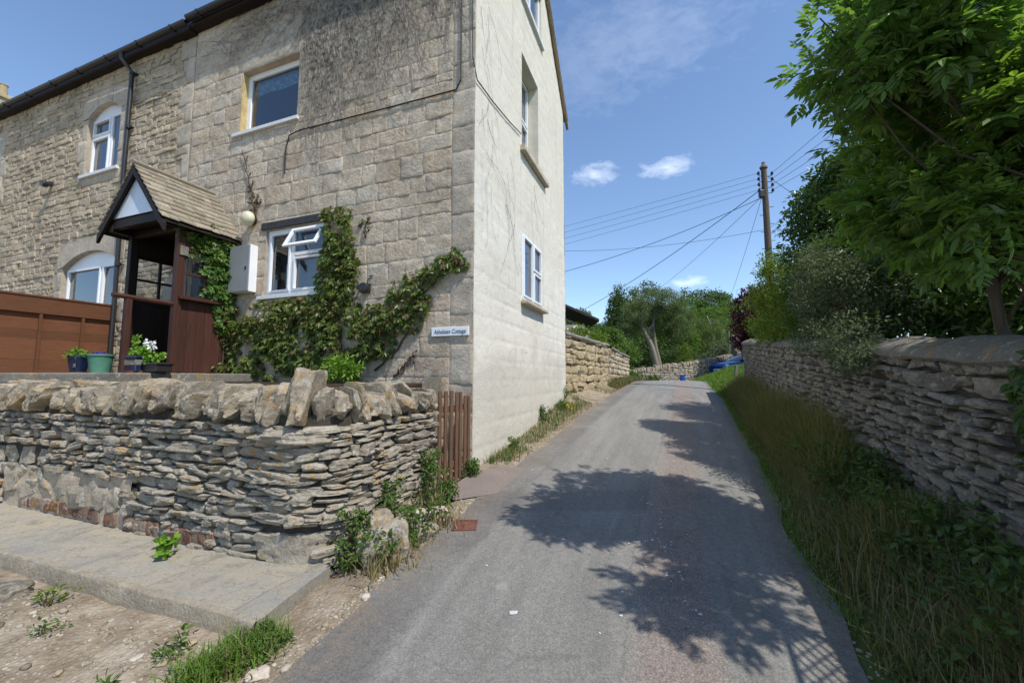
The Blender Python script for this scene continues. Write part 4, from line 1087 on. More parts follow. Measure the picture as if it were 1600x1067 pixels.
mb = MB(); C = np.array([(-6.98 + random.uniform(-.12, .12), 6.9 + random.uniform(-.06, .06), z + random.uniform(.01, .05)) for _ in range(7)]); clump_leaves(mb, C, .016, 12, .028, .9); mb.build('flowers', M['violet'], t)
t, z = pot(-5.10, 5.6, 1.66, None, 'ceramic', 'square dark planter with a pale band and a tall geranium in front of the porch', square=(.24, .2, .22))
mb = MB(); mb.box((-5.10, 5.6, 1.80), (.246, .206, .07), AXF); mb.build('band', M['cement'], t, bevel=.003)
mb = MB(); C = np.array([(-5.10 + random.uniform(-.09, .09), 5.6 + random.uniform(-.07, .07), z + random.uniform(.02, .12)) for _ in range(20)] + [(-5.14, 5.58, z + .18 + .03 * k) for k in range(4)]); clump_leaves(mb, C, .03, 10, .05, .8); mb.build('foliage', M['bright'], t)
mb = MB(); mb.tube([(-5.1, 5.6, z - .05), (-5.12, 5.59, z + .12), (-5.14, 5.58, z + .28)], [.01, .008, .005], 6); mb.build('stem', M['stem'], t, True)
t, z = pot(-4.82, 5.58, 1.66, None, 'plastic_black', 'low black planter with a white flowering geranium beside the porch post', square=(.28, .2, .13), saucer=False)
mb = MB(); C = np.array([(-4.84 + random.uniform(-.10, .08), 5.57 + random.uniform(-.06, .06), z + random.uniform(.02, .14)) for _ in range(18)]); clump_leaves(mb, C, .035, 10, .05, .8); mb.build('foliage', M['bright'], t)
mb = MB(); mb.tube([(-4.84, 5.57, z - .05), (-4.88, 5.56, z + .15), (-4.90, 5.55, z + .25)], [.009, .007, .004], 6); mb.build('stem', M['stem'], t, True)
mb = MB(); C = np.array([(-4.90, 5.55, z + .26)]) + rv(8, .03); clump_leaves(mb, C, .025, 12, .035, .9); mb.build('flower_head', M['flower'], t)

# ------------------------------------------------------------------ creepers on the front
def creeper(name, fr, discs, label, per_area, leaf, m, thick=.16, stems=(), red=.0, redm='creeper_red', group=None, pal=4):
    s0, z0, _ = discs[0]; t = thing(name, tuple(fr(s0, z0, 0.)), label, 'climbing plant', group)
    P = []; edge = []
    for s, z, r in discs:
        r = r * 1.08
        n = int(per_area * math.pi * r * r); a = rng.uniform(0, 2 * math.pi, n); q = np.sqrt(rng.random(n))
        o = np.clip(thick * (1 - .75 * q ** 2) * rng.random(n) ** .6, .015, None) * min(1, r / .3)
        lump = .6 + .6 * (noise(np.stack([s + r * q * np.cos(a), z + r * q * np.sin(a), a * 0], -1), 5., 77) * .5 + .5)
        P.append(np.stack([s + r * q * np.cos(a), z + r * q * np.sin(a), o * lump], 1))
    P = np.vstack(P)
    nz = noise(np.stack([P[:, 0], P[:, 1], P[:, 0] * 0], -1), 3.3, 78) + .5 * noise(np.stack([P[:, 0], P[:, 1], P[:, 0] * 0], -1), 9., 79)
    P = P[nz > -.66]
    def lv(P, mm, nm):
        if not len(P): return
        pos = fr(P[:, 0], P[:, 1], P[:, 2]); out = fr(0., 0., 1.) - fr(0., 0., 0.)
        ax = unit(rv(len(P), .5) + np.array([0, 0, -.75]) + out * .35); nr = unit(out * .8 + rv(len(P), .35) + np.array([0, 0, .35]))
        mb = MB(); L = leaf * rng.uniform(.5, 1.35, len(P)); b = np.cross(nr, ax)
        for k in np.linspace(-1, 1, pal):                               # palmate leaflets
            add_leaves(mb, pos, unit(ax + unit(b) * k * 1.1), unit(nr + rv(len(P), .15)), L * (1 - .25 * abs(k)), ratio=.42)
        mb.build(nm, M[mm], t)
    isr = rng.random(len(P)) < red
    lv(P[~isr], m, 'leaves'); lv(P[isr], redm, 'young_leaves')
    mb = MB()
    for pts in stems:
        pts = np.asarray(pts, float); 
        q = np.linspace(0, len(pts) - 1, len(pts) * 5); S = np.stack([np.interp(q, np.arange(len(pts)), pts[:, k]) for k in range(2)], 1) + rng.normal(0, .012, (len(q), 2))
        mb.tube(fr(S[:, 0], S[:, 1], .03), np.linspace(.016, .006, len(q)), 6)
    if stems: mb.build('stems', M['stem'], t, True)
    return t
CB = [(5.2, 2.2, .26), (4.5, 2.4, .25), (4.6, 2.05, .16), (4.85, 1.7, .22), (3.95, 2.05, .2), (1.95, 2.5, .22), (1.7, 2.25, .3), (5.0, 2.55, .22), (4.95, 2.25, .30), (5.05, 1.95, .28), (4.75, 2.6, .30), (4.4, 2.62, .27), (4.05, 2.62, .27), (4.1, 2.3, .22), (3.75, 2.55, .33), (3.4, 2.6, .30), (3.05, 2.6, .30), (2.7, 2.55, .35),
      (4.7, 1.75, .25), (4.1, 1.75, .25), (3.7, 2.05, .36), (3.3, 2.1, .40), (2.9, 2.1, .42), (2.5, 2.1, .42), (2.1, 2.1, .38), (1.8, 2.15, .33), (3.5, 1.7, .35), (2.8, 1.7, .35), (2.2, 1.75, .32),
      (2.45, 2.85, .32), (2.4, 3.15, .33), (2.38, 3.45, .33), (2.35, 3.75, .30), (2.45, 4.0, .22), (2.3, 4.15, .17), (2.55, 4.2, .16), (2.15, 3.3, .22), (2.18, 2.95, .22),
      (1.55, 2.42, .28), (1.3, 2.55, .28), (1.08, 2.72, .27), (.9, 2.9, .24), (1.2, 2.9, .16), (1.0, 2.45, .20), (.80, 2.62, .15), (.66, 3.05, .16), (.50, 3.2, .13), (.36, 3.2, .14), (.26, 3.3, .12), (.18, 3.18, .10), (1.45, 2.1, .2)]
creeper('wall_creeper', F, CB, 'dense green creeper spreading under the lower window and up its right side', 560, .086, 'creeper', .24, [[(1.6, 1.7), (1.2, 2.0), (1.0, 2.3), (.9, 2.7), (.6, 2.95), (.25, 3.2)], [(2.2, 1.6), (2.3, 2.6), (2.4, 3.9)], [(3.0, 1.6), (3.6, 2.2), (4.8, 2.5)]], .10)
def PS(s, z, o):                                                      # porch side face: s runs out from the wall
    return F(PC - PH - .02 - np.asarray(o, float), z, s)
creeper('wall_creeper', PS, [(.12, 3.95, .22), (.3, 4.0, .22), (.5, 3.98, .19), (.68, 3.97, .15), (.85, 3.95, .11), (.12, 3.65, .24), (.32, 3.7, .22), (.48, 3.75, .14), (.12, 3.35, .24), (.3, 3.38, .2), (.12, 3.05, .22), (.28, 3.05, .19), (.1, 2.8, .2), (.08, 2.55, .2), (.75, 3.68, .09)],
        'bright green creeper hanging over the side window of the porch', 760, .08, 'creeper_bright', .22, [[(.1, 1.7), (.1, 2.8), (.15, 3.9)]], .03)
creeper('wall_creeper', F, [(4.42, 4.95, .08), (4.35, 4.75, .13), (4.3, 4.6, .12), (4.2, 4.75, .07), (4.4, 5.1, .05), (4.5, 5.25, .04), (4.55, 5.45, .03), (4.6, 5.6, .03)], 'thin reddish creeper shoot climbing above the cream globe lamp', 330, .06, 'creeper_red', .08, [[(4.25, 4.4), (4.35, 4.75), (4.5, 5.2), (4.7, 5.75)]], .5)
creeper('wall_creeper', F, [(1.85, 3.95, .10), (1.78, 4.0, .07), (1.95, 4.0, .06), (1.85, 3.85, .06)], 'isolated tuft of reddish creeper on bare stone above the black floodlight', 500, .06, 'creeper', .08, [[(1.85, 3.75), (1.85, 4.0)]], .45)
creeper('wall_creeper', F, [(.95, 1.88, .06), (1.02, 1.80, .05), (.9, 1.95, .04), (1.15, 1.7, .06)], 'sparse purple red creeper sprig low on the wall below the name board', 420, .05, 'creeper_red', .05, [[(1.25, 1.6), (1.05, 1.8), (.9, 1.95)]], .4)
# shrubby fresh plant in front of creeper
t = thing('garden_shrub', (-2.55, 5.2, 1.5), 'fresh green leafy shrub behind the coping below the creeper', 'shrub')
mb = MB(); C = ell_points(F(1.85, 1.72, .42), (.26, .2, .16), 40, .3); clump_leaves(mb, C, .08, 16, .075, .35, out=.9); mb.build('foliage', M['bright'], t)

# dead creeper twigs fanning over the upper wall
def twigs(fr, zone, n, label, r=.0021, wander=.35, length=(.5, 1.8)):
    t = thing('dead_creeper', tuple(fr(zone[0][0], zone[0][1], 0.)), label, 'climbing plant')
    mb = MB(); rg = np.random.default_rng(len(zone) * 7 + n)
    for s, z, rs, rz, k, ang, spread in zone:
        for _ in range(int(k * n)):
            p = np.array([s + rg.normal(0, rs), z + rg.normal(0, rz)]); L = rg.uniform(*length); m_ = max(5, int(L / .07)); a = R(ang) + rg.normal(0, spread)
            pts = []
            for i in range(m_):
                pts.append(p.copy()); a += rg.normal(0, wander * .5); a += (R(ang) - a) * .06
                p = p + np.array([math.cos(a), math.sin(a)]) * L / m_
            pts = np.array(pts); ok = (pts[:, 1] < FE - .03) & (pts[:, 0] > .05)
            if fr is F: ok &= ~((pts[:, 0] > W_up[0] - .05) & (pts[:, 0] < W_up[1] + .05) & (pts[:, 1] > W_up[2] - .1) & (pts[:, 1] < W_up[3] + .05))
            if not ok.all(): pts = pts[:np.argmin(ok)]
            if len(pts) < 3: continue
            mb.tube(fr(pts[:, 0], pts[:, 1], .012 + .012 * rg.random()), np.linspace(r * rg.uniform(.8, 2.), r * .6, len(pts)), 3, cap=False)
    mb.build('stems', M['twig'], t)
    return t
twigs(F, [(2.5, 8.2, .55, .35, 1., -95, .5), (2.0, 7.6, .7, .5, 1.2, -90, .35), (2.9, 7.5, .35, .5, .7, -80, .4), (.6, 8.1, .25, .4, .5, -90, .25), (1.3, 8.4, .5, .2, .6, -95, .5), (3.6, 8.4, .5, .15, .35, -20, .6), (4.3, 8.3, .6, .2, .3, 190, .5), (2.9, 6.8, .3, .3, .3, -85, .3), (5.2, 8.1, .4, .2, .10, 200, .5)], 250, 'leafless dead creeper twigs fanning down the upper front wall beside the eaves')
twigs(G, [(.35, 6.9, .12, .6, 1, -70, .3), (.55, 5.3, .12, .4, 1, -60, .3), (1.2, 4.8, .2, .3, .8, -60, .3), (2.7, 5.2, .2, .3, .4, -70, .3)], 9, 'faint dried vine tracks on the cream rendered gable', .0022, .4, (.5, 1.5))

# ------------------------------------------------------------------ gate beside the house
gt = thing('garden_gate', (-.75, 5.0, .3), 'narrow brown picket gate of weathered pales between the wall end and the cottage', 'gate')
ga, gb = np.array([-.84, 4.70]), np.array([-.545, 5.50]); gd = unit(gb - ga); gn = np.array([gd[1], -gd[0]]); AXT = np.array([[gd[0], gd[1], 0], [gn[0], gn[1], 0], [0, 0, 1]])
gl_ = np.linalg.norm(gb - ga)
for i, (k, h) in enumerate(((.05, 1.45), (.21, 1.44), (.37, 1.44), (.53, 1.42), (.65, 1.42), (.80, 1.37), (.92, 1.36))):
    p = ga + gd * gl_ * k; b0 = .29 + .1 * k
    mb = MB(); mb.box((*p, (h + b0) / 2), (.062, .024, h - b0), AXT); mb.build('pale', M['palewood'], gt, bevel=.006)
for z in (.55, 1.22):
    mb = MB(); p = (ga + gb) / 2 - gn * .035; mb.box((*p, z), (gl_ - .02, .035, .075), AXT); mb.build('rail', M['palewood'], gt, bevel=.004)
mb = MB(); mb.box((-1.0, 5.3, .95), (.05, 1.2, 1.3)); mb.box((-1.3, 5.35, .6), (.6, 1., .5)); mb.build('steps', M['cement'], None); 
so_ = bpy.data.objects['steps']; so_.name = 'garden_step'; tag(so_, kind='structure')

# apron of pinkish tarmac by the gate, drain cover
mb = MB()
ap = np.array([(-.80, 4.62), (-.62, 4.5), (.03, 4.78), (.2, 5.6), (-.05, 5.65), (-.5, 5.45)])
cen = ap.mean(0); ring = [cen + (ap - cen) * k for k in (0., .33, .66, 1.)]
Vk = np.array([[np.append(p, 0) for p in r_] + [np.append(r_[0], 0)] for r_ in ring]); Vk[..., 2] = np.maximum(ground(Vk[..., 0], Vk[..., 1]), g(Vk[..., 1])) + .018
mb.grid(Vk)
def _apron(T, co, b):
    f = T.noise(co, 80, 4, .8); c = T.ramp(f, [(.3, (.15, .115, .10)), (.55, (.24, .19, .165)), (.75, (.38, .32, .29))]); c = T.mix(T.ramp(T.noise(co, 3, 4, .6), [(.4, (0, 0, 0)), (.7, (.7, .7, .7))]), c, (.17, .155, .14)); setb(T, b, c, f, .5, .006)
M['apron'] = mat('red_tarmac', _apron, .9, .2)
tag(mb.build('footway', M['apron'], smooth=True), kind='structure')
dc = thing('drain_cover', (-.43, 3.9, .23), 'small rusty red metal drain cover set in the lane below the gate', 'drain cover')
zc = float(g(3.9)) + .024
def rect(c, sx, sy, z, slope=.093): return np.array([(c[0] + a * sx / 2, c[1] + b2 * sy / 2, z + b2 * sy / 2 * slope) for a, b2 in ((-1, -1), (1, -1), (1, 1), (-1, 1))])
mb = MB(); mb.prism(rect((-.43, 3.9), .17, .17, zc - .02), (0, 0, .022)); mb.build('lid', M['rust'], dc, bevel=.004)
mb = MB()
for q in ((-.10, 0, .02, .21), (.10, 0, .02, .21)): mb.prism(rect((-.43 + q[0], 3.9), q[2], q[3], zc - .02), (0, 0, .026))
for q in (-.095, .095): mb.prism(rect((-.43, 3.9 + q), .19, .02, zc - .02 + q * .093), (0, 0, .026))
mb.build('frame', M['rust'], dc)

# ------------------------------------------------------------------ loose rocks by the wall end
def rock(x, y, size, label, m='coping', seed=0, rot=0., sink=.3, name='boulder'):
    V, Fc = rocks(np.array([size]), 16, 6., 14, .13, seed, (.58, .95)); V = V[0]; c_, s_ = math.cos(rot), math.sin(rot)
    V = np.stack([V[:, 0] * c_ - V[:, 1] * s_, V[:, 0] * s_ + V[:, 1] * c_, V[:, 2]], 1)
    z = float(ground(x, y)) + size[2] * (.5 - sink)
    mb = MB().add(V + np.array([x, y, z]), [Fc]); o = mb.build(name, M[m], None, True, sharp=14)
    return tag(o, label, 'rock')
rock(-1.02, 3.42, (.38, .36, .40), 'large grey lichened boulder leaning at the foot of the wall corner', 'drystone', 101, .3)
rock(-1.10, 3.50, (.19, .16, .34), 'small orange stained stone wedged between wall and large boulder', 'coping', 102, .8, .0)
rock(-.80, 4.06, (.40, .26, .17), 'pale flat topped rock at the road edge near the gate', 'dressed', 103, .35)
rock(-.78, 3.72, (.26, .22, .16), 'low whitish rock half hidden in weeds beside the large boulder', 'drystone', 104, .1)
rock(-3.55, 2.98, (.30, .2, .13), 'bluish grey stone lying on gravel below the slab edge at far left', 'shadestone', 105, .2)
rock(-1.30, 2.25, (.13, .09, .05), 'small flat pale stone in the gravel between grass tuft and road', 'dressed', 106, .5)
rock(3.02, 14.3, (.6, .45, .5), 'tan block of stone leaning against the far left wall above the dirt bank', 'tanblock', 107, .5)

# pebbles and stone chips on the dirt (uncountable)
def scatter(name, xy, size, m, seed):
    n_ = len(xy); rg = np.random.default_rng(seed); s = size * rg.lognormal(0, .45, (n_, 1)); sz = np.concatenate([s, s * rg.uniform(.6, 1, (n_, 1)), s * rg.uniform(.4, .75, (n_, 1))], 1)
    V, Fc = rocks(sz, 2, 3., 3, .15, seed); a = rg.uniform(0, 6.28, (n_, 1)); x = V[..., 0] * np.cos(a) - V[..., 1] * np.sin(a); y = V[..., 0] * np.sin(a) + V[..., 1] * np.cos(a)
    z = np.maximum(ground(xy[:, 0], xy[:, 1]), -9) + sz[:, 2] * .12
    mb = MB(); add_many(mb, np.stack([x + xy[:, :1], y + xy[:, 1:], V[..., 2] + z[:, None]], -1), Fc)
    return tag(mb.build(name, M[m], smooth=True), kind='stuff')
M['pebble'] = stone_mat('pebbles', [(.40, .35, .27), (.28, .24, .18), (.55, .51, .43), (.36, .29, .20), (.24, .21, .17), (.46, .36, .25)], bump=.4)
q = rng.uniform((-4.2, 1.6), (-1.0, 3.2), (2600, 2)); o_ = (q - W0) @ NF; s_ = (q - W0) @ D
q1 = q[(o_ > .70) & (q[:, 0] < Lx(q[:, 1]) - .02)]
t_ = rng.uniform(2.0, 4.6, 700); q2 = np.stack([Lx(t_) - np.abs(rng.normal(0, .09, 700)) + .03, t_], 1)
t_ = rng.uniform(5.8, 16, 900); q3 = np.stack([Lx(t_) - np.abs(rng.normal(0, .12, 900)) + .03, t_], 1)
t_ = rng.uniform(2.2, 9, 260); q4 = np.stack([Rx(t_) + rng.normal(0, .05, 260), t_], 1)
scatter('gravel', np.vstack([q1, q2, q3, q4]), .017, 'pebble', 111)
# white flakes lying on the lane
fl = np.vstack([np.array([[1.22, 3.55]]) + rng.normal(0, (.10, .10), (16, 2)) * .8, np.array([[1.15, 3.1]]) + rng.normal(0, (.07, .09), (12, 2)), np.array([[1.10, 2.72]]) + rng.normal(0, (.09, .06), (9, 2)), np.array([[1.42, 4.2]]) + rng.normal(0, (.06, .3), (12, 2)), rng.uniform((-.3, 2.3), (1.9, 8), (26, 2))])
n_ = len(fl); V, Fc = rocks(np.concatenate([rng.lognormal(-4.35, .6, (n_, 1)) * rng.uniform(.7, 1.3, (n_, 2)), np.full((n_, 1), .006)], 1), 3, 4., 6, .25, 113, (.5, .9))
zf = g(fl[:, 1]) + .012 + .03 * (1 - (2 * np.clip((fl[:, 0] - Lx(fl[:, 1])) / (Rx(fl[:, 1]) - Lx(fl[:, 1])), 0, 1) - 1) ** 2) + .003
mb = MB(); add_many(mb, V + np.concatenate([fl, zf[:, None]], 1)[:, None], Fc)
tag(mb.build('white_flakes', plain('white_flakes', (.55, .55, .54), .8), smooth=True), kind='stuff')

# ------------------------------------------------------------------ grass and weeds
def blades(mb, xy, h, w=.006, lean=.5, z0=None, seg=3, curl=.6):
    n_ = len(xy); h = np.broadcast_to(h, (n_,)) * rng.uniform(.5, 1.25, n_); a = rng.uniform(0, 2 * math.pi, n_); ln = np.minimum(np.abs(rng.normal(0, lean, n_)), 1.15) * h
    z = (ground(xy[:, 0], xy[:, 1]) if z0 is None else z0) - .01
    d = np.stack([np.cos(a), np.sin(a)], 1); s = np.stack([-np.sin(a), np.cos(a)], 1); Vs = []
    for k in range(seg + 1):
        t = k / seg; c = xy + d * (ln * t ** 1.7)[:, None]; zz_ = z + h * (t - curl * .35 * t ** 3 * np.minimum(1, ln / h))
        ww = (w * (1 - t ** 1.5) + .0006) * np.ones(n_)
        for sg in (-1, 1): Vs.append(np.concatenate([c + s * (sg * ww)[:, None], zz_[:, None]], 1))
    V = np.stack(Vs, 1); i = np.arange(n_)[:, None] * (2 * seg + 2)
    mb.add(V.reshape(-1, 3), [np.concatenate([i + np.array([[2 * k, 2 * k + 1, 2 * k + 3, 2 * k + 2]]) for k in range(seg)])])
# long grass on the right verge, in the shade of the wall
n_ = 26000; yy = 1.6 + 11.9 * rng.random(n_) ** 1.5; wall_x = WX0 + WSL * yy; e0 = Rx(yy) + .03; xx = e0 + (wall_x - .03 - e0) * rng.random(n_) ** .72
e_ = (xx - e0) / (wall_x - e0)
nzv = noise(np.stack([xx, yy, xx * 0], -1), 1.6, 91)
hh = (.06 + (.20 + .28 * sm(3.4, 5.2, yy)) * sm(.0, .6, e_)) * (1 + .6 * nzv) * np.clip(1.15 - .045 * (yy - 5), .5, 1.1)
mb = MB(); blades(mb, np.stack([xx, yy], 1), hh, .0040, .7)
tag(mb.build('verge_grass', M['verge'], smooth=False), kind='stuff')
n_ = 6500; yy = 1.6 + 11 * rng.random(n_) ** 1.5; wall_x = WX0 + WSL * yy; e0 = Rx(yy) + .12; xx = e0 + (wall_x - .05 - e0) * rng.random(n_) ** .6
mb = MB(); blades(mb, np.stack([xx, yy], 1), .30 * np.clip(1.15 - .05 * (yy - 5), .5, 1.1), .0020, .75)
tag(mb.build('dry_verge_grass', M['drygrass']), kind='stuff')
# leafy ground cover through the verge
n_ = 800; yy = 1.7 + 12 * rng.random(n_) ** 1.4; wall_x = WX0 + WSL * yy; e0 = Rx(yy); xx = e0 + .1 + (wall_x - .1 - e0) * rng.random(n_) ** .75
C = np.stack([xx, yy, ground(xx, yy) + rng.uniform(.03, .30, n_) * np.clip((xx - e0) * 1.6, .2, 1)], 1)
mb = MB(); clump_leaves(mb, C, .09, 30, .032, .55, out=.5)
yb = 1.9 + 3.4 * rng.random(150); wb = WX0 + WSL * yb; xb = wb - .06 - rng.random(150) ** 1.3 * .55; Cb = np.stack([xb, yb, ground(xb, yb) + rng.uniform(.08, .42, 150)], 1); clump_leaves(mb, Cb, .11, 30, .055, .55, out=.5)
tag(mb.build('verge_weeds', leaf_mat('verge_weed_leaf', [(.07, .125, .03), (.10, .16, .042), (.055, .10, .026)], .35), None), kind='stuff')
n_ = 5200; yy = 2.6 + 13.5 * rng.random(n_); xx = Rx(yy) + rng.normal(.02, .055, n_)
mb = MB(); blades(mb, np.stack([xx, yy], 1), .06, .004, .5); tag(mb.build('edge_grass', M['lawn']), kind='stuff')
# lawn bank by the car
n_ = 19000; xx = rng.uniform(6.3, 14.5, n_); yy = rng.uniform(12.4, 22.6, n_); k = (xx > Rx(yy) - .02) & ~((xx < WX0 + WSL * yy + .6) & (yy < 12.6) & (xx > WX0 + WSL * yy - .1))
mb = MB(); blades(mb, np.stack([xx, yy], 1)[k], .17, .016, .5, seg=2); tag(mb.build('bank_grass', M['lawn']), kind='stuff')
# dry grass along the gable and the far left wall
def leftband(n_, y0, y1, d0, d1, h, w, m, name, pw=1.):
    yy = rng.uniform(y0, y1, n_); wl_ = np.where(yy < 10.8, A0[0] + .374 * (yy - A0[1]), 1.39 + .5 * (yy - 10.67)); f0 = Lx(yy); tt_ = rng.uniform(d0, d1, n_) ** pw
    xx = f0 + (wl_ + .03 - f0) * tt_; nz = noise(np.stack([xx, yy, xx * 0], -1), 1.5, 95); kk = nz > -.35
    mb = MB(); blades(mb, np.stack([xx, yy], 1)[kk], (h * (1 + .6 * nz))[kk], w, .6); return tag(mb.build(name, M[m]), kind='stuff')
leftband(2600, 5.9, 15.9, .05, 1., .10, .0045, 'drygrass', 'dry_bank_grass')
leftband(1500, 5.8, 11.2, .3, 1., .11, .005, 'weed', 'bank_grass')
leftband(1500, 14.4, 18.3, .1, 1., .20, .012, 'drygrass', 'dry_bank_grass')
leftband(900, 14.4, 18.3, .1, 1., .22, .012, 'weed', 'bank_grass')

def weed(x, y, h, spread, label, m='weed', n=26, per=16, leaf=.04, ratio=.5, bl=0, name='weed', z=None, dry=0, red=0):
    zb = float(ground(x, y)) if z is None else z
    t = thing(name, (x, y, zb), label, 'weed'); n = max(4, n)
    mb = MB(); k = rng.random(n) ** .8
    C = np.stack([x + rng.normal(0, spread * .5, n) * (1 - .4 * k), y + rng.normal(0, spread * .5, n) * (1 - .4 * k), zb + .02 + h * k], 1)
    clump_leaves(mb, C, min(.055, spread * .5), per, leaf, ratio, out=.8); mb.build('leaves', M[m], t)
    mb = MB()
    for c in C[::2]: 
        q_, w_ = limb((x + rng.normal(0, spread * .15), y + rng.normal(0, spread * .15), zb - .02), c, .004, .002, .1, 5); mb.tube(q_, w_, 4, cap=False)
    mb.build('stems', M['drygrass' if dry else 'stem'], t)
    if bl:
        mb = MB(); blades(mb, np.array([[x, y]]) + rng.normal(0, spread * .7, (bl, 2)), h * .7, .004, .6, z0=zb + 0 * np.zeros(bl)); tag(mb.build('grass', M['drygrass' if dry else 'grass'], t), kind='stuff')
    return t
weed(-1.20, 3.26, .42, .16, 'leafy green weed climbing the wall corner left of the large boulder', n=34)
weed(-1.08, 3.72, .50, .20, 'tall pale weed growing up the return wall above the boulders', n=38, bl=60, dry=1)
weed(-.86, 4.38, .62, .19, 'tallest weed clump against the wall end below the gate post', n=46, bl=50, dry=1)
weed(-.70, 4.55, .20, .16, 'low bright green weed at the foot of the gate', 'weed', 28, 18)
weed(-.50, 5.30, .20, .14, 'small green weed growing between the gate and white gable', 'weed', 24, 18)
weed(-.86, 3.50, .30, .17, 'bushy weed on the road side of the large boulder', n=36, bl=40, dry=1)
weed(-.95, 3.25, .22, .15, 'dry tangled grass and weed in front of the large boulder', n=10, bl=240, dry=1)
weed(-.68, 3.95, .22, .15, 'straggly dry weed between the two pale rocks', n=12, bl=160, dry=1)
weed(.62, 8.5, .24, .22, 'green weed at the gable foot where the bank starts', n=30, bl=60)
weed(1.28, 10.6, .28, .25, 'green weed clump at the far corner of the white gable', n=34, bl=60)
weed(.05, 6.55, .16, .2, 'low weed at the foot of the gable near its corner', n=20, bl=80, dry=1)
mb0 = weed(1.15, 9.6, .2, .2, 'weed with tiny yellow flowers on the bank beside the white gable', n=24, bl=40)
mb = MB(); clump_leaves(mb, np.array([(1.3, 9.5, float(ground(1.3, 9.5)) + .2)]) + rv(7, .08), .015, 8, .03, .9); mb.build('flowers', M['yellowpetal'], mb0)
weed(-2.70, 3.32, .12, .07, 'single round leaved yellowish plant rooted between slab and wall', 'bright', 9, 9, .05, .95, z=.21)
weed(-1.83, 2.36, .12, .09, 'small broad leaved weed under the slab edge left of grass tuft', 'weed', 8, 7, .045, .4)
weed(-2.75, 2.55, .015, .13, 'flat green weed on the gravel under the slab, middle of three', 'weed', 8, 8, .028, .45)
weed(-3.05, 2.28, .015, .13, 'flat grey green weed on the gravel nearest the left picture edge', 'weed', 8, 8, .028, .4)
weed(-1.95, 2.12, .05, .06, 'tiny green weed on the gravel left of the big grass tuft', 'weed', 6, 10, .04, .4)
weed(-3.05, 2.85, .09, .06, 'yellowish seedling weed beside the slab edge at far left', 'yellowgreen', 8, 9, .035, .5)
# the grass tuft in front of the slab corner
t = thing('grass_tuft', (-1.5, 2.3, .06), 'thick bright green grass tuft on gravel in front of the slab corner', 'grass')
pp = np.array([-1.62, 2.15]) + (np.array([-1.38, 2.45]) - np.array([-1.62, 2.15])) * rng.random((1000, 1)) + rng.normal(0, .06, (1000, 2))
mb = MB(); blades(mb, pp, .13, .0045, .75); mb.build('blades', M['lawn'], t); mb = MB(); blades(mb, pp[:160] + rng.normal(0, .05, (160, 2)), .14, .0035, .9); mb.build('dry_blades', M['drygrass'], t)
mb = MB(); C = np.array([[-1.40, 2.44, .13]]) + rv(60, 1) * np.array([.07, .06, .03]); clump_leaves(mb, C, .035, 16, .025, .5); mb.build('leaves', M['weed'], t)

# ------------------------------------------------------------------ right hand wall
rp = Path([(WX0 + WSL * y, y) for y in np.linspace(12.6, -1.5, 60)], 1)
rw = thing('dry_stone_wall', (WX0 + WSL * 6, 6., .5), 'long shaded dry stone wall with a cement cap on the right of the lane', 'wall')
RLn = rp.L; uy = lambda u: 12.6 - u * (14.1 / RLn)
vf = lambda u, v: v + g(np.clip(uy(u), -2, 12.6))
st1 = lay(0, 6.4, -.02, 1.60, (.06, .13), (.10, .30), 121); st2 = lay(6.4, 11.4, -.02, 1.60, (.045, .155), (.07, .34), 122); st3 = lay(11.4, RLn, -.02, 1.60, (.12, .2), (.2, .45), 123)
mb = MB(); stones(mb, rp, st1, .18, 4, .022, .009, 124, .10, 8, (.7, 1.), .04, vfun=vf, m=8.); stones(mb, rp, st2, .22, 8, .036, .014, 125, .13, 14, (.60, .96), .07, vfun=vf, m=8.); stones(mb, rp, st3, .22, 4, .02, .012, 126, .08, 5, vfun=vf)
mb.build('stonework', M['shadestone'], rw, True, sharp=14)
mb = MB(); U, V_ = np.meshgrid(np.linspace(0, RLn, 90), np.linspace(-.2, 1.62, 10), indexing='ij')
mb.grid(rp(U, vf(U, V_), -.06)); mb.grid(rp(U, vf(U, V_), -.42)); mb.grid(np.stack([rp(0 * V_[0], vf(0 * V_[0], V_[0]), -.06), rp(0 * V_[0], vf(0 * V_[0], V_[0]), -.42)]))
mb.build('earth_core', M['mortar_dark'], rw, True)
mb = MB(); ua = np.linspace(-.06, RLn, 220)
sec = [(.02, 1.575), (.045, 1.60), (.035, 1.635), (-.03, 1.69), (-.13, 1.735), (-.25, 1.75), (-.37, 1.72), (-.46, 1.64), (-.46, 1.56)]
Vk = np.stack([rp(ua, vf(ua, np.full_like(ua, v)), np.full_like(ua, w)) for w, v in sec], 1)
Vk[..., 2] += .028 * noise(Vk, 2.1, 131) + .014 * noise(Vk, 7, 132); Vk[..., :2] += (.026 * noise(Vk, 3.4, 133) + .012 * noise(Vk, 9, 134))[..., None]
mb.grid(Vk); n_ = len(sec); mb.add(Vk[0], [list(range(n_))])
mb.build('cement_cap', M['cement'], rw, True, sharp=55)
# squared end pier
mb = MB(); st = lay(0, .42, -.05, 1.58, (.14, .22), (.2, .42), 135)
pe = Path([(WX0 + WSL * 12.66 + .44 * .925, 12.66 - .44 * .38), (WX0 + WSL * 12.66, 12.66)], -1)
stones(mb, pe, st, .2, 4, .01, .008, 136, .06, 5, vfun=lambda u, v: v + 1.03); mb.build('end_stones', M['tanblock'], rw, True, sharp=40)
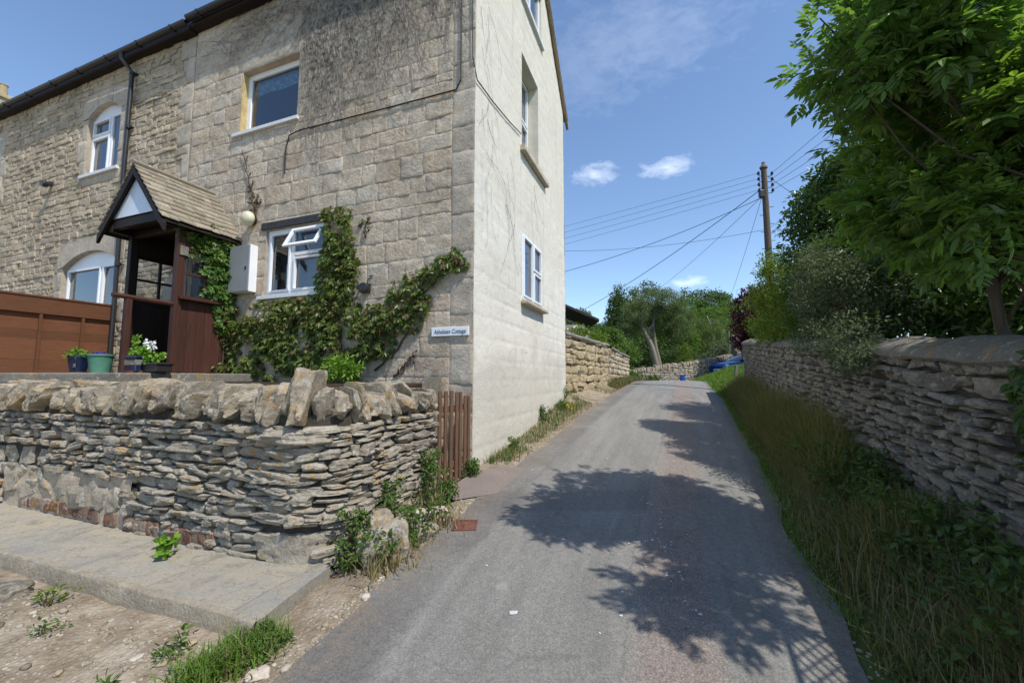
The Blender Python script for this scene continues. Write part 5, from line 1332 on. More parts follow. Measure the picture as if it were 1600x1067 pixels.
# trellis panels standing on the wall behind the elder (they throw the lattice shadow)
def trellis(y0, y1, h, label):
    t = thing('trellis', (WX0 + WSL * y0 + .2, y0, float(g(y0)) + 1.7), label, 'trellis')
    p0 = np.array([WX0 + WSL * y0 + .22, y0]); p1 = np.array([WX0 + WSL * y1 + .22, y1]); L = np.linalg.norm(p1 - p0); d = (p1 - p0) / L; zb = lambda k: float(g(p0[1] + (p1[1] - p0[1]) * k / L)) + 1.72
    P = lambda k, z: np.array([p0[0] + d[0] * k, p0[1] + d[1] * k, zb(k) + z]); nv = np.array([d[1], -d[0], 0])
    mb = MB()
    k = -h
    while k < L:
        for sg in (0, 1):
            a_, b2 = (k, k + h) if sg == 0 else (k + h, k)
            za, zb_ = 0., h
            ka, kb = a_, b2
            if min(ka, kb) < 0 or max(ka, kb) > L:
                lo = lambda q: np.clip(q, 0, L)
                za = abs(lo(ka) - ka) / h * h; zb_ = h - abs(lo(kb) - kb); ka, kb = lo(ka), lo(kb)
                if zb_ - za < .03: continue
            mb.tube(np.array([P(ka, za), P(kb, zb_)]) + nv * (.006 if sg else -.006), .009, 4)
        k += .11
    mb.build('lattice', M['redwood'], t)
    mb = MB()
    for z in (0.02, h): mb.tube([P(0, z), P(L, z)], .02, 4)
    for k in (0., L): mb.tube([P(k, -.05), P(k, h + .05)], .026, 4)
    mb.build('frame', M['redwood'], t)
trellis(.2, 1.55, .62, 'low lattice trellis on the wall top near the camera')
# ivy on the right wall at the picture edge
def WF(s, z, o): return rp(s, vf(s, np.asarray(z, float)), o)
uN = float(np.interp(-2.30, -np.linspace(12.6, -1.5, 60), rp.t))
creeper('wall_ivy', WF, [(uN + .05, 1.5, .16), (uN + .1, 1.3, .16), (uN + .08, 1.1, .16), (uN + .1, .9, .16), (uN + .05, .7, .15), (uN + .1, .5, .18), (uN + .2, 1.6, .15), (uN + .25, 1.2, .2), (uN + .3, .8, .22), (uN - .12, .42, .14)],
        'green ivy hanging down the shaded wall at the right picture edge', 420, .075, 'hedge', .12, [[(uN + .15, .2), (uN + .1, 1.), (uN + .1, 1.6)]])

# ------------------------------------------------------------------ trees and shrubs behind the right wall
def elder():
    base = np.array([3.62, 2.5, .9]); t = thing('elder_tree', tuple(base), 'large leafy elder overhanging the wall and lane at upper right', 'tree')
    ells = [((3.42, 2.58, 3.48), (.95, .66, .83)), ((2.42, 2.40, 3.74), (.42, .36, .42)), ((3.38, 2.75, 4.35), (1.0, .65, .62)), ((3.5, 2.8, 2.95), (.75, .6, .57)), ((2.98, 2.85, 3.0), (.36, .4, .52)), ((3.06, 2.42, 2.70), (.40, .36, .44)), ((3.1, 2.3, 2.92), (.5, .36, .5)), ((3.3, 2.95, 2.78), (.36, .36, .32)), ((3.9, 1.9, 3.5), (.5, .5, .5)), ((3.05, 1.3, 3.5), (.5, .42, .35))]
    cl = np.vstack([ell_points(c, r, k, .45) for (c, r), k in zip(ells, (260, 95, 140, 110, 60, 60, 85, 50, 40, 42))])
    cl = cl[noise(cl, 1.9, 211) > -.22]
    mb = MB(); per = 15; d = unit(rv(len(cl) * per)); pos = np.repeat(cl, per, 0) + d * rng.random((len(d), 1)) ** .5 * np.array([.20, .20, .13])
    ax = unit(d + rv(len(d), .35) + np.array([-.15, -.1, .1])); nr = unit(rv(len(d), .35) + np.array([0, 0, 1.]))
    compound(mb, pos, ax, nr, .124 * np.clip(rng.lognormal(0, .28, len(pos)), .5, 1.6), 3, .36, .58)
    mb.build('crown', M['elder'], t)
    mb = MB(); trunk = [limb(base - [0, 0, .3], (3.4, 2.6, 2.6), .07, .045, .06), limb(base - [0, 0, .3], (3.7, 2.4, 2.8), .065, .04, .06), limb(base - [.05, 0, .3], (3.3, 2.8, 2.5), .045, .03, .04)]
    for P, r_ in trunk: mb.tube(P, r_, 9)
    for c in cl[::14]:
        P, r_ = trunk[rng.integers(0, 3)]; q_, w_ = limb(P[-1 - rng.integers(0, 3)], c, .013, .004, .08); mb.tube(q_, w_, 6)
    for tip in ((1.92, 2.37, 3.83), (2.02, 2.35, 3.56), (1.98, 2.35, 4.04)):
        q_, w_ = limb((2.6, 2.45, 3.5), tip, .014, .004, .06); mb.tube(q_, w_, 6)
    mb.build('trunk', M['bark'], t, True)
    mb = MB(); hd = cl[(cl[:, 0] > 2.5) & (cl[:, 1] < 2.5) & (cl[:, 2] > 3.0)][:16] + np.array([-.05, -.12, .14])
    clump_leaves(mb, np.repeat(hd, 9, 0) + rv(len(hd) * 9, 1) * np.array([.06, .06, .012]), .018, 8, .014, .9); mb.build('flower_buds', M['buds'], t)
elder()
tree('evergreen_hedge_tree', (5.6, 6.2, 1.3), 'tall dark evergreen shrub behind the wall left of the elder', 'tree', [((5.1, 6.4, 3.4), (.62, .7, 1.5)), ((5.5, 5.9, 3.8), (.8, .7, 1.5)), ((4.65, 5.6, 3.0), (.48, .5, .95)), ((5.25, 6.2, 4.5), (.45, .5, .6)), ((6.2, 5.6, 3.4), (.9, .8, 1.4))], 640, .22, 85, .085, 'hedge', .42, (.10, .05), (5.5, 6., 4.), shell=.6)
tree('evergreen_hedge_tree', (5.3, 4.5, 1.2), 'dark inner hedge bush seen under the elder above the wall', 'tree', [((5.0, 4.5, 2.8), (.9, .7, 1.2)), ((5.7, 3.9, 2.7), (1.0, .8, 1.2)), ((4.35, 4.2, 2.35), (.45, .5, .65)), ((4.4, 3.4, 2.3), (.5, .5, .7)), ((4.9, 2.9, 2.4), (.6, .5, .9)), ((6.2, 4.4, 3.2), (1., .9, 1.5)), ((5.0, 3.6, 3.0), (.6, .6, .9))], 480, .24, 70, .075, 'hedge', .42, (.08, .04), (5.2, 4.5, 2.8), shell=.5)
tree('silver_shrub', (4.35, 4.95, 1.5), 'grey green silvery shrub spilling over the wall cap', 'shrub', [((3.95, 4.95, 2.55), (.38, .42, .62)), ((4.2, 5.4, 2.9), (.4, .45, .6)), ((3.78, 4.75, 2.0), (.30, .55, .40)), ((3.62, 4.3, 1.95), (.22, .35, .28)), ((4.4, 4.6, 2.6), (.4, .4, .6))], 240, .14, 70, .045, 'silver', .38, (.05, .03), (4.2, 5., 2.5), shell=.3)
tree('yellow_green_shrub', (6.3, 9.6, 1.7), 'sunlit yellow green shrub behind the wall nearest the utility pole', 'shrub', [((5.68, 8.5, 3.25), (.5, .7, 1.0)), ((5.9, 8.9, 3.8), (.45, .6, .6)), ((5.55, 8.0, 2.6), (.4, .5, .6)), ((6.1, 9.6, 3.0), (.5, .6, .8)), ((5.95, 8.3, 3.2), (.4, .5, .9))], 300, .18, 65, .055, 'yellowgreen', .5, (.07, .04), (6.0, 9., 3.), shell=.4)
tree('evergreen_hedge_tree', (6.6, 7.4, 1.5), 'dark evergreen behind the yellow green shrub rising above it', 'tree', [((6.4, 7.4, 3.8), (.7, .8, 1.5)), ((6.9, 6.8, 4.2), (.8, .8, 1.5)), ((5.7, 7.2, 3.3), (.5, .6, 1.1))], 300, .24, 55, .075, 'hedge', .42, (.09, .05), (6.5, 7.4, 4.), shell=.55)
tree('purple_tree', (13.3, 22.8, 1.7), 'dark purple leaved tree beyond the end of the right wall', 'tree', [((13.4, 22.6, 5.0), (1.1, 1.2, 1.75)), ((12.9, 22.3, 3.9), (.8, .9, 1.2)), ((14.4, 22.8, 4.9), (1.4, 1.2, 2.1))], 230, .36, 60, .13, 'purple', .6, (.16, .08), (13.3, 22.6, 5.))

# ------------------------------------------------------------------ far left retaining wall, shed, bushes
pb = [(1.40, 10.74)] + [(1.39 + .5 * (y - 10.67), y) for y in np.linspace(11., 15.0, 9)]
fp = Path(pb, 1); lw = thing('retaining_wall', (2.5, 13., 1.2), 'tan block retaining wall along the lane beyond the white gable', 'wall')
mb = MB(); st = lay(0, fp.L, .55, 2.72, (.14, .30), (.2, .58), 141); stones(mb, fp, st, .35, 7, .03, .010, 142, .10, 10, (.7, 1.), m=9., vfun=lambda u, v: v) if False else stones(mb, fp, st, .35, 7, .03, .010, 142, .10, 10, (.7, 1.), m=9., vfun=lambda u, v: v + (v - .5) * 0)
mb.build('stonework', M['tanblock'], lw, True, sharp=20)
pb2 = [(3.62, 15.0), (3.75, 15.4)] + [(3.75 + .43 * (y - 15.4), y) for y in np.linspace(15.8, 20, 10)] + [(5.2, 21.2)]
fp2 = Path(pb2, 1); mb = MB(); st = lay(0, fp2.L, .9, 2.70, (.16, .24), (.22, .5), 143); stones(mb, fp2, st, .3, 4, .02, .014, 144, .08, 5, vfun=lambda u, v: v - .028 * u * (v - .9) / 1.8)
mb.build('stonework', M['rubble'], lw, True, sharp=42)
mb = MB()
for p_, zt, sl in ((fp, 2.72, 0.), (fp2, 2.68, .028)):
    ua = np.linspace(0, p_.L, 60); sec = [(.03, -.02), (.05, .03), (.0, .09), (-.18, .12), (-.4, .09), (-.42, -.1)]
    Vk = np.stack([p_(ua, zt - sl * ua + v, np.full_like(ua, w)) for w, v in sec], 1); Vk[..., 2] += .03 * noise(Vk, 1.9, 145); mb.grid(Vk)
    U, V_ = np.meshgrid(np.linspace(0, p_.L, 30), [.3, 2.4], indexing='ij'); mb.grid(p_(U, np.minimum(V_, zt - sl * U), -.1)); mb.grid(p_(U, np.minimum(V_, zt - sl * U), -.42))
mb.build('cap', M['cement'], lw, True, sharp=50)
mb = MB(); mb.prism(np.array([(1.0, 10.9, 2.45), (3.2, 15.2, 2.4), (4.9, 21, 2.2), (-20, 24, 2.6), (-20, 14, 2.5)]), (0, 0, -1.6)); tag(mb.build('hill', M['soil']), kind='structure')
# shed roof
sh = thing('garden_shed', (2.2, 20.5, 2.3), 'low outbuilding with a dark sloping roof behind the far left wall', 'shed')
mb = MB(); mb.box((1.3, 21.4, 3.2), (4.6, 2.4, 2.0)); mb.build('wall', M['rubble'], sh)
mb = MB(); mb.prism(np.array([(-1.2, 20.0, 6.75), (4.30, 20.0, 4.32), (4.30, 20.0, 4.47), (-1.2, 20.0, 6.92)]), (0, 2.8, 0)); mb.build('roof', plain('dark_roof', (.045, .038, .035), .85, .2, .3, 9, .3), sh, bevel=.02)
tree('flowering_bush', (2.9, 17.6, 2.3), 'straggly white flowered rose bush below the shed roof', 'shrub', [((2.75, 17.6, 3.35), (.7, .6, .45)), ((3.3, 17.8, 3.1), (.5, .5, .4))], 60, .22, 40, .08, 'yellowgreen', .6, (.05, .02), (2.9, 17.6, 3.), shell=.3)
fb_ = [o for o in bpy.data.objects if o.name.startswith('flowering_bush')][0]
mb = MB(); C = ell_points((2.8, 17.4, 3.45), (.6, .4, .4), 12, .7); clump_leaves(mb, C, .05, 10, .07, .9); mb.build('flowers', M['flower'], fb_)
tree('golden_bush', (3.75, 18.4, 2.3), 'small golden yellow bush on the far left wall', 'shrub', [((3.75, 18.2, 3.1), (.5, .5, .45)), ((4.0, 18.6, 3.0), (.4, .4, .35))], 50, .2, 50, .08, 'yellowgreen', .6, (.05, .02), (3.75, 18.3, 3.), shell=.3)
tree('laurel_bush', (5.0, 21.2, 2.), 'dense green bush behind the end of the far left wall', 'shrub', [((4.9, 21, 3.3), (.9, .9, .9)), ((5.8, 22, 2.9), (.9, .9, .9)), ((4.3, 20.4, 3.0), (.5, .5, .5))], 130, .32, 50, .13, 'farleaf', .5, (.09, .04), (5.2, 21.3, 3.), shell=.5)

# ------------------------------------------------------------------ wall across the lane end
bp = Path([(5.6, 21.5), (7.2, 22.0), (9.1, 22.9), (11, 23.9), (13.4, 25.6), (16, 28.2), (19, 31)], 1)
bw = thing('boundary_wall', (9.1, 22.9, 1.4), 'grey dry stone wall with upright coping stones across the end of the lane', 'wall')
topf = lambda u: 1.72 + .115 * np.minimum(u, 9.5) + .02 * np.clip(u - 9.5, 0, None)
mb = MB(); st = lay(0, bp.L, 1.25, 2.9, (.09, .15), (.16, .4), 151); st = st[st[:, 1] + st[:, 3] < topf(st[:, 0] + st[:, 2] / 2)]
stones(mb, bp, st, .22, 3, .02, .014, 152, .08, 4); mb.build('stonework', M['drystone'], bw, True, sharp=45)
mb = MB(); ua = np.arange(0.05, bp.L, .19); ua = ua + rng.uniform(-.03, .03, len(ua))
stones(mb, bp, np.array([(u, float(topf(u)) - .08, .17, rng.uniform(.26, .36)) for u in ua]), .4, 3, .02, .01, 153, .1, 5, tilt=.12); mb.build('coping_stones', M['coping'], bw, True, sharp=45)
mb = MB(); U, V_ = np.meshgrid(np.linspace(0, bp.L, 40), [1.0, 1.0], indexing='ij'); V_ = V_.copy(); V_[:, 1] = topf(U[:, 1]) - .02
mb.grid(bp(U, V_, -.07)); mb.grid(bp(U, V_, -.34)); mb.build('earth_core', M['mortar_dark'], bw)
for i, (x, y, h, lab) in enumerate(((6.3, 21.3, .55, 'dark weeds at the left end of the wall across the lane'), (7.3, 21.5, .35, 'brown green weeds at the foot of the wall left of the blue tub'))):
    weed(x, y, h, .6, lab, 'weed' if i else 'farleaf', 40, 26, .07, bl=120, dry=1)
# blue tub
tb = thing('blue_tub', (8.55, 20.6, float(g(20.6))), 'small blue plastic tub at the foot of the wall across the lane', 'tub')
zt = float(g(20.6)) - .02
mb = MB(); mb.lathe((8.55, 20.6, zt), [(0, .0), (.125, 0), (.15, .33), (.165, .34), (.165, .37), (.14, .37), (.12, .06), (0, .05)], 20); mb.build('body', M['bucket'], tb, True, sharp=40)
mb = MB(); a = np.linspace(0, math.pi, 11); mb.tube(np.stack([8.55 + .16 * np.cos(a), 20.6 - .08 * np.sin(a) - .05, zt + .34 - .10 * np.sin(a)], 1), .006, 5); mb.build('handle', M['metal'], tb, True)
# stub post on the grass
mb = MB(); zb = float(ground(8.72, 16.)) ; mb.box((8.72, 16., zb + .22), (.10, .08, .62), np.array([[1, 0, -.14], [0, 1, 0], [.14, 0, 1]]))
tag(mb.build('wooden_post', M['greywood'], None, bevel=.012), 'short leaning grey wooden post in the grass beside the end of the right wall', 'post')
# stone gate pillar and thin post behind the car
gpil = thing('gate_pillar', (15.9, 29., 2.2), 'weathered grey stone gate pillar with a broken top behind the blue car', 'pillar')
mb = MB(); zp = 2.0
V, Fc = rocks(np.array([(.52, .5, .62)] * 4), 5, 7., 4, .05, 161, (.8, 1.1)); V = V + np.array([(15.9, 29., zp + .3 + .6 * i) for i in range(4)])[:, None]; add_many(mb, V, Fc); mb.build('shaft', M['drystone'], gpil, True, sharp=45)
mb = MB(); V, Fc = rocks(np.array([(.44, .42, .34)]), 6, 3., 9, .25, 163, (.5, .9)); add_many(mb, V + np.array([15.85, 29., zp + 2.5]), Fc); mb.build('finial', M['shadestone'], gpil, True, sharp=40)
mb = MB(); mb.tube([(16.8, 31.5, 2.), (16.75, 31.5, 5.6)], [.07, .055], 8); tag(mb.build('thin_post', M['greywood'], None, True, sharp=40), 'thin pale wooden post standing behind the stone gate pillar', 'post')
# bin lid beyond the wall end
bn = thing('waste_bin', (8.15, 13.2, 2.1), 'dark domed bin lid showing above the far end of the right wall', 'bin')
mb = MB(); mb.lathe((8.15, 13.2, 2.12), [(0, 0), (.18, 0), (.22, .8), (.235, .82)], 18); mb.build('body', M['plastic_black'], bn, True, sharp=40)
mb = MB(); mb.lathe((8.15, 13.2, 2.92), [(.245, .0), (.24, .05), (.17, .13), (.08, .16), (0, .17)], 18); mb.build('lid', M['plastic_black'], bn, True, sharp=50)

# ------------------------------------------------------------------ blue car
def car(cx, cy, z0, ang):
    t = thing('parked_car', (cx, cy, z0), 'blue hatchback car parked beyond the end of the right wall facing the lane', 'car')
    c_, s_ = math.cos(ang), math.sin(ang)
    def W(P): P = np.asarray(P, float); return np.stack([cx + P[..., 0] * c_ - P[..., 1] * s_, cy + P[..., 0] * s_ + P[..., 1] * c_, z0 + P[..., 2]], -1)
    xs = np.array([2.0, 1.96, 1.80, 1.5, 1.0, .5, -.2, -1.0, -1.6, -1.9, -1.96])
    ztop = np.array([.60, .70, .79, .86, .93, .96, .97, .98, .98, .95, .80]); zbot = np.array([.34, .24, .20, .19, .19, .19, .19, .19, .2, .26, .36]); hw = np.array([.58, .70, .79, .84, .86, .865, .865, .865, .84, .78, .66])
    sec = []
    for x, zt_, zb_, h in zip(xs, ztop, zbot, hw):
        y = np.array([0, .6, .88, .98, 1.0, .99, .93, .8, 0]) * h; zz = np.array([zb_, zb_, zb_ + .04, zb_ + .15, (zb_ + zt_) / 2, zt_ - .13, zt_ - .03, zt_, zt_ + .03])
        sec.append(np.stack([np.full(17, x), np.concatenate([y, -y[-2::-1]]), np.concatenate([zz, zz[-2::-1]])], 1))
    S = np.array(sec); mb = MB(); mb.grid(W(S)); mb.add(W(S[0]), [list(range(17))]); mb.add(W(S[-1]), [list(range(17))[::-1]])
    mb.build('body', M['carpaint'], t, True, sharp=40)
    # glasshouse
    xg = np.array([1.05, .35, -.3, -1.1, -1.55, -1.9]); zr = np.array([.95, 1.36, 1.46, 1.45, 1.38, .98]); wl_ = np.array([.70, .62, .60, .60, .60, .68]); 
    sec = [np.stack([np.full(7, x), np.array([.80, w, w * .8, 0, -w * .8, -w, -.80]), np.array([.93, z_ - .05, z_, z_ + .015, z_, z_ - .05, .93])], 1) for x, z_, w in zip(xg, zr, wl_)]
    S = np.array(sec); mb = MB(); mb.grid(W(S)); mb.build('windows', M['carglass'], t, True, sharp=30)
    mb = MB(); mb.grid(W(S[1:5, 1:6] + np.array([0, 0, .012]))); mb.build('roof', M['carpaint'], t, True)
    mb = MB()
    for sd in (1, -1):
        for i in ((0, 1), (4, 5)): mb.tube(W(np.array([S[i[0], 1 if sd > 0 else 5], S[i[1], 1 if sd > 0 else 5]])), .03, 6)
        mb.tube(W(np.array([(-.35, .82 * sd, .93), (-.35, .6 * sd, 1.42)])), .03, 6)
    mb.build('pillars', M['carpaint'], t, True)
    for sd in (1, -1):
        mb = MB(); P, Fc = rocks(np.array([(.34, .26, .15)]), 5, 3., 0, .0, 3); add_many(mb, W(P + np.array([1.78, .63 * sd, .68])), Fc); mb.build('headlight', M['lamp'], t, True)
        mb = MB(); P, Fc = rocks(np.array([(.14, .2, .13)]), 4, 3., 0, .0, 3); add_many(mb, W(P + np.array([.75, .97 * sd, 1.0])), Fc); mb.build('door_mirror', M['carpaint'], t, True)
        for x in (1.25, -1.25):
            mb = MB(); th = np.linspace(0, 2 * math.pi, 20, endpoint=False)
            prof = [(.20, .0), (.29, .0), (.31, .03), (.31, .16), (.29, .19), (.2, .19)]
            Vw = np.array([[(x + r * math.cos(a_), sd * (.69 + o), .31 + r * math.sin(a_)) for a_ in th] for r, o in prof]); Vw = np.concatenate([Vw, Vw[:, :1]], 1); mb.grid(W(Vw)); wh = mb.build('wheel', M['tyre'], t, True, sharp=40)
            mb = MB(); mb.add(W(np.array([(x + .2 * math.cos(a_), sd * .86, .31 + .2 * math.sin(a_)) for a_ in th])), [list(range(20))]); mb.build('rim', M['metal'], wh)
    mb = MB(); mb.box((0, 0, 0), (.02, .5, .11)); mb.v[0] = W(mb.v[0] + np.array([2.01, 0, .44])); mb.build('number_plate', M['pvc'], t)
    mb = MB(); mb.box((0, 0, 0), (.03, .9, .10)); mb.v[0] = W(mb.v[0] + np.array([1.985, 0, .58])); mb.build('grille', M['plastic_black'], t)
M['carglass'] = mat('car_glass', lambda T, co, b: setb(T, b, (.012, .016, .02)), .04, .7)
car(13.9, 24.4, 1.60, math.radians(180 + 13))

# ------------------------------------------------------------------ distant trees
tree('conifer', (9.2, 34, 1.7), 'dark pointed conifer at the left of the far tree group', 'tree', [((9.1, 34, 4.6), (1.5, 1.4, 2.6)), ((9.0, 34, 6.8), (1.0, .9, 1.7)), ((8.9, 34, 8.2), (.55, .5, 1.0)), ((8.95, 34, 7.6), (.7, .6, .8))], 300, .5, 50, .22, 'conifer', .35, (.25, .05), (9.0, 34, 8.6))
tree('conifer', (11.3, 37, 1.8), 'second dark conifer rising just behind the pale trunked tree', 'tree', [((11.3, 37, 5.6), (1.6, 1.5, 2.8)), ((11.2, 37, 8.0), (.9, .9, 1.6))], 170, .5, 50, .22, 'conifer', .35, (.25, .05), (11.2, 37, 9.))
# pale trunk with a fork
ep = np.array([9.95, 28, 1.55]); et = thing('pale_trunk_tree', tuple(ep), 'tree with a pale forked leaning trunk and grey green crown at the lane end', 'tree')
mb = MB()
for pts, r0, r1 in (([(10.05, 28, 1.4), (9.85, 28, 2.6), (9.55, 28, 3.8), (9.0, 28, 4.9), (8.6, 28.1, 6.0)], .26, .09), ([(10.15, 28, 1.4), (10.05, 28, 2.6), (9.85, 28, 3.6), (9.75, 28.1, 5.0), (9.8, 28.2, 6.4)], .2, .06), ([(9.2, 28, 4.5), (9.7, 27.9, 5.3), (9.8, 27.9, 6.2)], .10, .05), ([(9.0, 28, 4.9), (8.9, 27.8, 5.6), (9.1, 27.8, 6.6)], .09, .04)):
    pts = np.array(pts); q_ = np.linspace(0, len(pts) - 1, 16); S = np.stack([np.interp(q_, np.arange(len(pts)), pts[:, k]) for k in range(3)], 1); mb.tube(S, np.linspace(r0, r1, 16), 9)
mb.build('trunk', M['palebark'], et, True)
mb = MB(); ells = [((9.0, 28.2, 6.0), (1.5, 1.3, .9)), ((10.4, 28.2, 6.9), (1.5, 1.3, 1.1)), ((11.6, 28.2, 5.4), (1.1, 1.1, 1.3)), ((10.6, 28.6, 5.2), (.9, .9, .8)), ((8.0, 28.4, 5.0), (.8, .8, .7))]
cl = np.vstack([ell_points(c, r, k, .45) for (c, r), k in zip(ells, (60, 75, 60, 30, 25))]); clump_leaves(mb, cl, .34, 90, .13, .28, droop=.3); mb.build('crown', M['pine'], et)
T_ = lambda nm, base, lab, ells, n, cr, per, lf, m, **k: tree(nm, base, lab, 'tree', ells, n, cr, per, lf, m, **k)
T_('broadleaf_tree', (13.2, 33, 1.8), 'mid green bushy tree just right of the pale trunked tree', [((13.2, 33, 5.0), (1.6, 1.4, 1.7)), ((14.2, 33.5, 4.2), (1.2, 1.2, 1.3)), ((12.6, 33, 3.3), (1.3, 1., 1.2))], 170, .5, 45, .17, 'farleaf')
T_('birch_tree', (17.3, 36, 2.), 'slender weeping birch with a thin pale stem in front of the wooded slope', [((17.3, 36, 5.4), (1.5, 1.3, 1.7)), ((17.2, 36, 4.0), (1.7, 1.4, 1.3))], 150, .45, 60, .14, 'birch', bark='palebark', trunk=(.10, .05), top=(17.3, 36, 7.), ratio=.4, droop=.5)
T_('birch_tree', (19.6, 38, 2.), 'second feathery birch between the weeping birch and the gate pillar', [((19.6, 38, 5.2), (1.3, 1.3, 2.0))], 100, .45, 60, .15, 'birch', bark='palebark', trunk=(.10, .05), top=(19.6, 38, 6.), ratio=.4)
T_('flowering_shrub', (15.6, 29.8, 1.9), 'rounded pale flowering shrub left of the stone gate pillar', [((15.3, 30.2, 3.2), (.9, .8, 1.0)), ((14.6, 30., 2.7), (.6, .6, .7))], 90, .3, 50, .12, 'silver')
T_('dark_hedge', (9.0, 30.5, 1.6), 'dark shady undergrowth hedge behind the pale trunk', [((7.8, 30.5, 2.7), (1.5, .8, 1.2)), ((10.2, 31, 2.8), (1.5, .8, 1.3)), ((12.4, 31, 2.9), (1.4, .8, 1.2)), ((14.2, 32, 2.8), (1.2, .8, 1.0))], 170, .45, 45, .15, 'conifer')
T_('young_conifer', (12.0, 28.6, 1.6), 'small light yellow green conifer right of the pale trunk', [((12.0, 28.6, 2.5), (.7, .6, .9)), ((12.0, 28.6, 3.4), (.4, .4, .7))], 70, .25, 50, .12, 'yellowgreen', ratio=.3)
# wooded hill: each crown a tree
hl = [(20.6, 62, 4.1, 12.2, 3.0, 'silver', 'pale grey green tree with the highest rounded crown on the skyline'), (24.5, 60, 4, 8.2, 3.4, 'farleaf', 'broad mid green tree on the slope below the skyline notch'), (29.5, 66, 4.8, 11.2, 3.6, 'conifer', 'dark broadleaf tree on the skyline toward the purple tree'),
      (34.5, 62, 4.2, 9.2, 3.4, 'conifer', 'dark tree on the skyline next to the purple tree'), (27.5, 54, 3.4, 7.4, 3.0, 'farleaf', 'bright green tree low on the slope behind the birches'), (31.5, 52, 3.2, 7.2, 3.0, 'farleaf', 'bright green tree on the slope left of the purple tree'),
      (22.0, 50, 3., 5.4, 2.5, 'farleaf', 'green tree filling the slope left of the weeping birch'), (17.0, 52, 3.2, 6.4, 2.8, 'conifer', 'dark tree on the slope behind the pale trunked tree'), (31.2, 63, 4.4, 11.0, 3.2, 'conifer', 'dark rounded crown on the skyline in the middle of the wooded slope'), (33.6, 66, 4.8, 10.6, 3.2, 'farleaf', 'mid green crown on the skyline left of the purple tree'), (27.0, 62, 4.2, 9.6, 3.0, 'farleaf', 'green crown just left of the dark skyline trees'), (29.8, 57, 3.6, 8.4, 3.0, 'farleaf', 'light green crown below the dark skyline trees'), (39.5, 60, 4, 9., 3.6, 'farleaf', 'green tree on the slope hidden behind the purple tree'), (13.5, 56, 3.6, 5.5, 2.8, 'conifer', 'dark tree showing behind the left conifer')]
for x, y, zb, h, r, m, lab in hl:
    T_('hillside_tree', (x, y, zb), lab, [((x, y, zb + h * .68), (r, r * .8, h * .32)), ((x - r * .55, y - .5, zb + h * .45), (r * .7, r * .7, h * .27)), ((x + r * .6, y - .5, zb + h * .48), (r * .65, r * .65, h * .27))], 190, .75, 42, .30, m, group='trees on the wooded slope', trunk=(.3, .12), shell=.6)
T_('hillside_tree', (7.4, 46, 3.), 'rounded grey green tree above the shed roof by the white gable', [((7.2, 46, 7.8), (1.9, 1.6, 1.6)), ((8.6, 46, 6.4), (1.6, 1.5, 1.5)), ((5.5, 46, 6.8), (1.6, 1.5, 1.5))], 170, .6, 45, .26, 'silver')
T_('hillside_tree', (6.5, 33, 2.4), 'small green tree between the shed roof and the dark conifer', [((6.0, 33, 4.9), (1.1, 1.1, 1.0)), ((6.9, 33, 4.2), (.9, .9, .9))], 100, .42, 45, .2, 'farleaf')
n_ = 900; wx = rng.uniform(-10, 60, n_); wy = rng.uniform(56, 80, n_); C = np.stack([wx, wy, g(wy) + rng.uniform(.5, 4.5, n_)], 1); mb = MB(); clump_leaves(mb, C, 1.3, 26, .5, .5); tag(mb.build('undergrowth', M['conifer']), kind='stuff')

# ------------------------------------------------------------------ utility pole and cables
PX, PY = 8.28, 12.9
ub = thing('utility_pole', (PX, PY, 1.5), 'weathered wooden utility pole with a finial cap behind the right wall', 'pole')
mb = MB(); mb.tube([(PX, PY, 1.2), (PX - .01, PY, 5.), (PX - .02, PY, 8.45)], [.118, .105, .082], 14); mb.build('shaft', M['polewood'], ub, True, sharp=40)
mb = MB(); mb.lathe((PX - .02, PY, 8.42), [(.115, 0), (.12, .06), (.07, .10), (.05, .16), (.065, .19), (.0, .25)], 12); mb.build('finial', M['greywood'], ub, True)
ins = []
for k in range(4):
    for sd in (-1, 1):
        z = 8.20 - .19 * k; mb = MB(); mb.tube([(PX, PY, z - .05), (PX + .20 * sd, PY - .03, z - .05), (PX + .22 * sd, PY - .03, z + .02)], .012, 5); mb.lathe((PX + .22 * sd, PY - .03, z), [(.02, 0), (.045, .0), (.045, .04), (.03, .05), (.04, .07), (.02, .1), (0, .1)], 8); mb.build('insulator', M['plastic_black'], ub)
        ins.append((PX + .22 * sd, PY - .03, z + .05))
for k in range(7):
    z = 7.4 - .28 * k; mb = MB(); sd = 1 if k % 2 else -1; mb.tube([(PX + .10 * sd, PY, z), (PX + .22 * sd, PY, z), (PX + .22 * sd, PY, z + .04)], .011, 5); mb.build('step_iron', M['plastic_black'], ub)
mb = MB(); mb.box((PX - .15, PY - .02, 7.55), (.14, .12, .22)); mb.build('junction_box', M['plastic_black'], ub, bevel=.01)
def cable(a, b, sag, r, label, name='overhead_cable'):
    a = np.array(a, float); b = np.array(b, float); t = np.linspace(0, 1, 40)[:, None]; P = a + (b - a) * t; P[:, 2] -= sag * 4 * (t * (1 - t))[:, 0]
    mb = MB(); mb.tube(P, r * .75, 5); return tag(mb.build(name, M['cable'], None, True), label, 'cable', 'overhead cables from the pole')
for i in range(4):
    cable(ins[2 * i], (-22, 37 + i * .6, 9.6 - .42 * i), .5, .007, ['uppermost', 'second from top', 'third from top', 'lowest'][i] + ' of the four thin parallel wires running left from pole to house')
for i in range(4):
    cable(ins[2 * i + 1], (7.2 + 1.3 * i, -5., 8.9 - .1 * i), .3, .008, ['leftmost', 'second from left', 'third from left', 'rightmost'][i] + ' of four wires climbing from the pole behind the elder')
cable((PX - .1, PY, 7.45), (-4., 19.0, 5.5), .7, .013, 'dark sagging cable from pole to the left crossing just above the horizontal gap')
